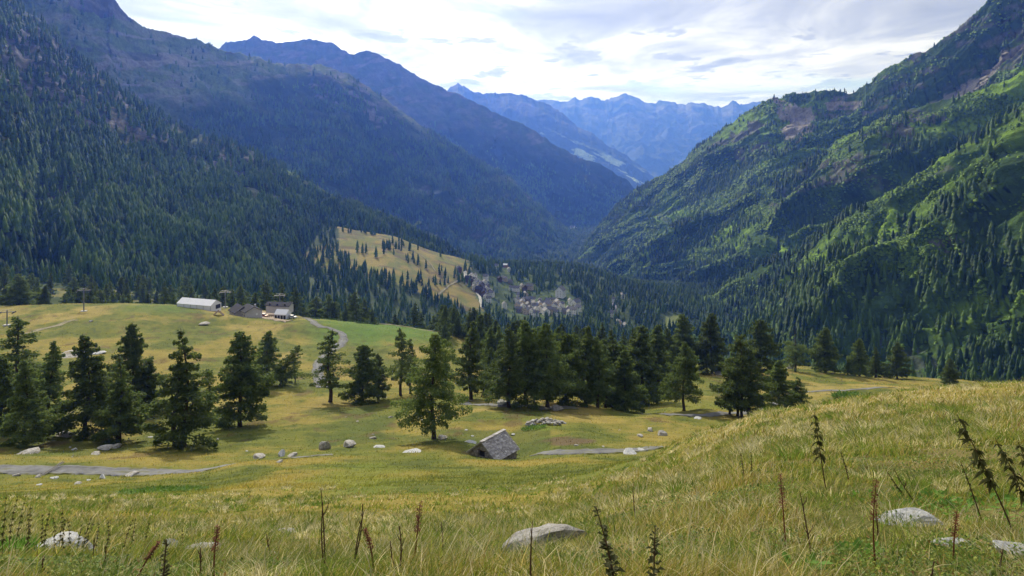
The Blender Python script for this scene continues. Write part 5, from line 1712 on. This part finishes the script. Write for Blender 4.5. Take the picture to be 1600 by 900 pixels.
def tussocks(name, NC, per, y0, y1, label, seed, hh0, px0=-60, px1=1660):
    r_ = np.random.default_rng(seed)
    px = r_.uniform(px0, px1, NC); Y = np.exp(r_.uniform(math.log(y0), math.log(y1), NC)); x = (px-800)/F*Y
    k = fbm(x/4.0, Y/4.0, seed, 4) > -0.1
    px, Y, x = px[k], Y[k], x[k]; nc = len(px)
    rad = r_.uniform(.05, .16, nc)*(1+Y*.03); hc = hh0*r_.uniform(.6, 1.5, nc)*(1+Y*.012); tone = r_.random(nc)
    ii = np.repeat(np.arange(nc), per); n = len(ii)
    a = r_.uniform(0, 6.283, n); q = np.sqrt(r_.random(n))*rad[ii]
    bx = x[ii]+np.cos(a)*q; by = Y[ii]+np.sin(a)*q; bz = gz(bx, by)-.02
    h = hc[ii]*r_.uniform(.5, 1.1, n); ln = h*r_.uniform(.3, 1.0, n)
    wd = np.maximum(.003, .0009*by)*r_.uniform(.6, 1.3, n)
    ax = a+r_.normal(0.25, .5, n); dx, dy = np.cos(ax), np.sin(ax)
    V = []
    for s, wf in ((0, 1), (.5, .8), (1, 0)):
        c0 = np.stack([bx+dx*ln*s**2, by+dy*ln*s**2, bz+h*(s-.35*s*s)], 1)
        sd_ = np.stack([np.ones(n), np.zeros(n), np.zeros(n)], 1)*(wd*wf/2)[:, None]
        if wf: V += [c0-sd_, c0+sd_]
        else: V.append(c0)
    V = np.stack(V, 1).reshape(-1, 3); b = np.arange(n)[:, None]*5
    Fc = np.concatenate([b+np.array([[0, 1, 3]]), b+np.array([[0, 3, 2]]), b+np.array([[2, 3, 4]])], 0)
    pal = np.array([(0.13, 0.21, 0.03), (0.24, 0.28, 0.05), (0.42, 0.38, 0.13), (0.62, 0.56, 0.32)])
    kk_ = np.clip((tone[ii]*4+r_.normal(0, .5, n)).astype(int), 0, 3)
    cc = pal[kk_]*r_.uniform(.65, 1.3, (n, 1))
    me = npmesh(name, V, Fc, M['grass'], False, colors={'macro': np.repeat(cc, 5, axis=0)})
    return tag(link(name, me), label, 'grass', kind='stuff')


tussocks('grass_tussocks', 900, 70, 2.2, 9, 'green and straw coloured tussocks in the near grass', 521, .12)
tussocks('grass_tussocks.001', 2600, 34, 8, 46, 'pale feathery tussocks on the near slope up to the brow', 522, .20)
herbs('low_herbs', 170000, 'small broad leaved herbs growing in patches through the near grass', 511)


def notroad(px, rows, x, Y):
    a = (np.abs(Y-96.8) < 1.7+0.5*np.sin(x*1.3)) & (px < 520)
    b = (np.abs(Y-102.3) < 1.0+0.3*np.sin(x*1.7)) & (px > 835) & (px < 1080)
    c_ = (np.abs(Y-171) < 3.5) & (px > 720)
    return 1.0-(a | b | c_)
blades('grass.003', 130000, 'short golden meadow turf on the middle slope', 44, 200, 0.17, 504, 0.0, meadow_col, wk=0.6, dens=notroad)
blades('grass.004', 35000, 'rough golden pasture turf on the knoll', 200, 430, 0.30, 505, 0.0, meadow_col, wk=0.55)

# ------------------------------------------------------------------ weeds and dead stalks (each a plant of its own)
def leaf_blade(mb, p, d, L, W_, droop=0.3):
    d = Vector(d).normalized(); s = d.cross(Vector((0, 0, 1)))
    s = s.normalized() if s.length > .01 else Vector((1, 0, 0))
    p = Vector(p); m1 = p+d*L*.5+Vector((0, 0, -droop*L*.15)); e = p+d*L+Vector((0, 0, -droop*L))
    mb.add([p, m1-s*W_/2, e, m1+s*W_/2], [(0, 1, 2), (0, 2, 3)])


def stalk(px0, py0, px1, py1, Y, kind, label, group=None, seed=0, thick=1.0, cat='plant'):
    r_ = random.Random(seed+int(px0*7+py1))
    x0 = (px0-800)/F*Y; z0 = float(gz(x0, Y)); zt = (H0-py0)/F*Y
    b = Vector((x0, Y, z0))
    top = Vector(((px1-800)/F*Y, Y+r_.uniform(-.05, .05), (H0-py1)/F*Y))
    if top.z < b.z+0.1: top.z = b.z+0.1
    L = (top-b).length
    root = empty({'bare': 'dead_stalk', 'seed': 'dock_stalk', 'whorl': 'nettle', 'tall': 'nettle', 'blur': 'mullein'}[kind], b)
    k = 9
    ax = r_.uniform(-.05, .05)*L
    pts = []
    for i in range(k+1):
        s = i/k
        q = (top-b)*s+Vector((math.sin(s*3.1)*ax, math.sin(s*2.6)*ax*.7, 0))
        if kind == 'tall': q += Vector((-0.10*L*s*s+0.10*L*s, 0, 0))
        pts.append(q)
    thick *= 1.35
    tb = MB().tube([(0, 0, -.08)]+pts, [0.0035*thick]+[0.0034*thick*(1-.65*i/k) for i in range(k+1)], 5)
    lm = MB()
    if kind == 'bare':
        for i in range(r_.randint(2, 5)):
            s = r_.uniform(.35, .95); j = min(int(s*k), k-1); q = pts[j]
            a = r_.uniform(0, 6.28); l = L*r_.uniform(.06, .2)
            tb.tube([q, q+Vector((math.cos(a)*l*.35, math.sin(a)*l*.3, l*.55)), q+Vector((math.cos(a)*l*.45, math.sin(a)*l*.4, l))], [.0018*thick, .0014*thick, .0006*thick], 4)
    st_ = tb.build('stem', M['redstalk' if kind == 'seed' else 'stalk'], root)
    sc_ = L
    if kind == 'seed':
        for i in range(110):
            s = r_.uniform(.55, 1.0); j = min(int(s*k), k-1); q = pts[j].lerp(pts[j+1], s*k-j)
            a = r_.uniform(0, 6.28); rr0 = L*.045*(1.2-s)*r_.uniform(.3, 1.6)+.003
            leaf_blade(lm, q+Vector((math.cos(a)*rr0*.4, math.sin(a)*rr0*.4, 0)), (math.cos(a), math.sin(a), r_.uniform(.2, 1)), .010+.4*rr0, .007)
        lm.build('seed_head', M['redstalk'], root)
    elif kind in ('whorl', 'tall'):
        nw = 7 if kind == 'whorl' else 7
        for wv in range(nw):
            s = (.30 if kind == 'whorl' else .42)+(1-(.30 if kind == 'whorl' else .42))*(wv+.5)/nw
            j = min(int(s*k), k-1); q = pts[j].lerp(pts[j+1], s*k-j)
            big = (min(L*.075, .022) if kind == 'whorl' else L*.13)*(1.25-.7*s)
            for i in range(r_.randint(8, 12)):
                a = r_.uniform(0, 6.28)
                leaf_blade(lm, q+Vector((r_.gauss(0, 1), r_.gauss(0, 1), r_.gauss(0, .8)))*big*.10, (math.cos(a), math.sin(a), r_.uniform(-.6, .2)), big*r_.uniform(.45, 1.0), big*r_.uniform(.28, .5), r_.uniform(.3, .9))
        lm.build('leaves', M['weed'], root)
    elif kind == 'blur':
        for i in range(120):
            s = r_.uniform(.0, 1.0); j = min(int(s*k), k-1); q = pts[j].lerp(pts[j+1], s*k-j)
            a = r_.uniform(0, 6.28); w0 = L*(.05+.17*(1-s))
            leaf_blade(lm, q+Vector((r_.gauss(0, .1), r_.gauss(0, .1), 0))*w0, (math.cos(a), math.sin(a), r_.uniform(.3, 1.6)), w0*r_.uniform(.4, 1.0), w0*.5, .5)
        lm.build('leaves', M['weed'], root)
    return tag(root, label, cat, group)


ST = [
 (508, 895, 497, 770, 3.3, 'bare', 'tall bare dead stalk, left one of a forked pair at the bottom left of centre'),
 (507, 895, 504, 786, 3.3, 'bare', 'shorter bare dead stalk leaning against the tall one left of centre'),
 (549, 888, 563, 795, 3.3, 'bare', 'thin straight dead stalk right of the forked pair'),
 (553, 897, 567, 803, 3.2, 'bare', 'second thin dead stalk close to the straight one'),
 (584, 900, 568, 832, 3.0, 'seed', 'short curved rusty dock stalk with twisted seed head at the bottom'),
 (622, 900, 610, 846, 3.0, 'bare', 'low dark stalk, left prong of a V at the bottom edge'),
 (624, 900, 622, 828, 3.0, 'bare', 'low dark stalk, right prong of a V at the bottom edge'),
 (645, 896, 658, 778, 3.2, 'seed', 'tall stalk with a rusty seed tip left of the domed boulder'),
 (690, 862, 688, 822, 4.2, 'bare', 'faint brown stalk in the grass left of the domed boulder'),
 (829, 900, 832, 816, 2.9, 'bare', 'straight thin stalk standing before the domed boulder'),
 (430, 866, 420, 828, 3.6, 'bare', 'short leaning twig at the left above the small blocky stone'),
 (315, 900, 316, 852, 2.9, 'bare', 'straight dark stick at the bottom beside the rusty dock'),
 (334, 900, 342, 820, 2.9, 'seed', 'upright dock with rust red seed spike at lower left'),
 (212, 900, 240, 856, 2.9, 'seed', 'bent rusty dock branch arching right at lower left'),
 (160, 868, 172, 845, 3.4, 'bare', 'short forked twig in front of the white rock'),
 (142, 862, 148, 842, 3.6, 'bare', 'small dark twig touching the right end of the white rock'),
 (72, 898, 80, 858, 2.9, 'bare', 'forked bare twig below the white rock'),
 (1228, 895, 1222, 745, 3.4, 'seed', 'slim stalk with a drooping brown tip right of centre'),
 (1268, 895, 1256, 775, 3.3, 'bare', 'thin dark curved stalk right of the drooping tipped one'),
 (1368, 895, 1360, 740, 3.1, 'seed', 'reddish brown stalk with blurred rusty base at lower right'),
 (1372, 860, 1362, 790, 3.6, 'bare', 'slender stalk behind the reddish one at lower right'),
 (1490, 892, 1484, 790, 3.1, 'seed', 'rust coloured stalk standing in front of the narrow white slab'),
 (1454, 900, 1453, 876, 2.9, 'bare', 'very short dark stub at the bottom right'),
 (1560, 890, 1558, 850, 3.0, 'bare', 'short thin stick before the blocky rock at the right edge'),
 (1438, 800, 1400, 735, 4.4, 'bare', 'thin twig leaning left above the long blue grey slab'),
 (1290, 782, 1268, 640, 5.2, 'tall', 'tall nettle with dark leaf tufts near its tip, right of centre'),
 (1327, 775, 1314, 706, 5.4, 'whorl', 'small dark leaved weed right of the tall nettle'),
 (1165, 758, 1160, 712, 6.5, 'whorl', 'left one of two small dark weeds in the grass right of centre'),
 (1175, 755, 1174, 706, 6.5, 'whorl', 'right one of two small dark weeds in the grass right of centre'),
 (993, 788, 990, 742, 6.0, 'bare', 'thin lone twig in the near grass at centre right'),
 (1418, 790, 1384, 735, 4.6, 'whorl', 'drooping dark weed left of the long leaning nettle'),
 (1585, 848, 1496, 648, 3.6, 'tall', 'long leaning nettle with rows of drooping dark leaves at right'),
 (1612, 850, 1560, 690, 3.6, 'tall', 'second leaning nettle close to the right edge'),
 (1626, 830, 1590, 690, 3.6, 'tall', 'nettle cut by the right edge of the picture'),
 (1535, 815, 1498, 720, 4.0, 'whorl', 'dull brown weed behind the long leaning nettle'),
 (968, 905, 932, 798, 2.4, 'blur', 'fuzzy leaved mullein close to the camera right of the domed boulder'),
 (1030, 905, 1026, 830, 2.4, 'blur', 'short fuzzy leaved plant right of the close mullein'),
 (250, 905, 256, 848, 2.4, 'blur', 'grey green fuzzy plant close to the camera at lower left'),
]
for i, (a, b, c_, d, Y, kd, lab) in enumerate(ST):
    stalk(a, b, c_, d, Y, kd, lab, seed=i, thick=1.0)
for i, (a, b, c_, d) in enumerate([(2, 860, 4, 776), (14, 862, 22, 780), (22, 850, 34, 776), (36, 852, 44, 792), (42, 838, 50, 795), (62, 850, 68, 800), (70, 848, 78, 798), (80, 845, 88, 802), (90, 848, 98, 797), (98, 850, 108, 802), (104, 850, 114, 806), (118, 852, 128, 818), (128, 850, 142, 808), (134, 852, 150, 812), (146, 850, 158, 812), (160, 850, 174, 808), (192, 846, 206, 812), (200, 842, 210, 810), (216, 850, 228, 820), (282, 848, 288, 822)]):
    stalk(a, b, c_, d, 4.3+0.25*(i % 3), 'whorl', 'dark wilted nettle in the row behind the white rock at lower left', 'nettles behind the white rock', seed=60+i, thick=0.45)


# low leafy clumps and tufts
def clump0(px, py, r0, h0, n, m_, label, cat, name, ymin=2, Y=None, broad=False):
    p = hit(px, py, ymin) if Y is None else atY(px, Y)
    mb = MB(); r_ = random.Random(int(px*3+py))
    for i in range(n):
        a = r_.uniform(0, 6.28); q = math.sqrt(r_.random())*r0
        x, y = q*math.cos(a), q*math.sin(a)
        z = float(gz(p.x+x, p.y+y))-p.z
        d = (math.cos(a)*r_.uniform(.1, 1)+r_.gauss(0, .3), math.sin(a)*r_.uniform(.1, 1)+r_.gauss(0, .3), r_.uniform(.8, 2.2) if not broad else r_.uniform(.2, .9))
        hh_ = h0*r_.uniform(.5, 1.1)
        leaf_blade(mb, (x, y, z+(0 if not broad else r_.uniform(0, h0*.6))), d, hh_, hh_*(.06 if not broad else .45), .15)
    return tag(mb.build(name, M[m_], None, False, p), label, cat)


def clump(*a, **k):
    o = clump0(*a, **k)
    if a[0] in (1500, 1420, 255, 835, 1330): o['kind'] = 'stuff'; o.name = 'leafy_ground_cover'
    return o


clump(28, 866, .11, .15, 260, 'leaf', 'bright green grass tuft left of the white rock', 'grass tuft', 'grass_tuft')
clump(190, 868, .12, .11, 200, 'leaf', 'green grass tuft right of the white rock', 'grass tuft', 'grass_tuft')
clump(470, 888, .12, .05, 110, 'leaf', 'low broad leaved plant with yellow green leaves beside the forked stalks', 'plant', 'leafy_plant', broad=True)
clump(1255, 896, .07, .075, 22, 'leaf', 'broad leaved green plant at the bottom right of centre', 'plant', 'leafy_plant', broad=True)
clump(1000, 885, .14, .05, 110, 'leaf', 'yellow green leafy plant under the close mullein', 'plant', 'leafy_plant', broad=True)
clump(1500, 800, .40, .055, 260, 'leaf', 'patch of green leaves between the slabs and the leaning nettle', 'plant', 'leafy_plant', broad=True, ymin=3)
clump(1420, 790, .30, .05, 200, 'leaf', 'patch of fresh leaves above the long blue grey slab', 'plant', 'leafy_plant', broad=True, ymin=3)
clump(1340, 870, .09, .05, 120, 'leaf', 'leafy tuft left of the reddish stalk at lower right', 'plant', 'leafy_plant', broad=True)
clump(255, 770, 2.6, .35, 900, 'greencover', 'bright green mat of low bushes on the near hump', 'bush', 'low_bush', ymin=20, broad=True)
clump(1330, 612, 5.0, 1.5, 900, 'greencover', 'green thicket in the dip behind the near brow at right', 'bush', 'low_bush', Y=225, broad=True)
clump(835, 666, 2.2, .5, 500, 'greencover', 'green growth round the foot of the stone heap', 'bush', 'low_bush', Y=135, broad=True)
for k, (px, Y, r0, lab) in enumerate([(497, 424, 4, 'dark shrub at the left beside the upper farm road'), (553, 425, 3, 'small dark shrub left of centre in the green pasture'), (567, 405, 4, 'dark shrub in the middle of the green pasture'), (583, 405, 3, 'small dark shrub right of the middle one in the pasture'), (520, 418, 3.5, 'low dark shrub between road and upper track')]):
    clump(px, 0, r0, 1.1, 420, 'juniper', lab, 'bush', 'juniper_bush', Y=Y, broad=True)
# lift cables at far right
x1 = atY(1500, 140); x2 = atY(1640, 118)
for k in range(3):
    cb = MB(); q1 = Vector(((1503-800)/F*300, 300, (H0-(600+k*1.5))/F*300)); q2 = Vector(((1640-800)/F*250, 250, (H0-(583+k*4))/F*250))
    pts = [q1.lerp(q2, s)+Vector((0, 0, -2.2*4*s*(1-s)*.4)) for s in np.linspace(0, 1, 12)]
    tag(cb.tube(pts, .12, 5).build('lift_cable', M['tyre']), ['uppermost of three dark cables crossing behind the right brow', 'middle one of three dark cables crossing behind the right brow', 'lowest of three dark cables crossing behind the right brow'][k], 'cable')
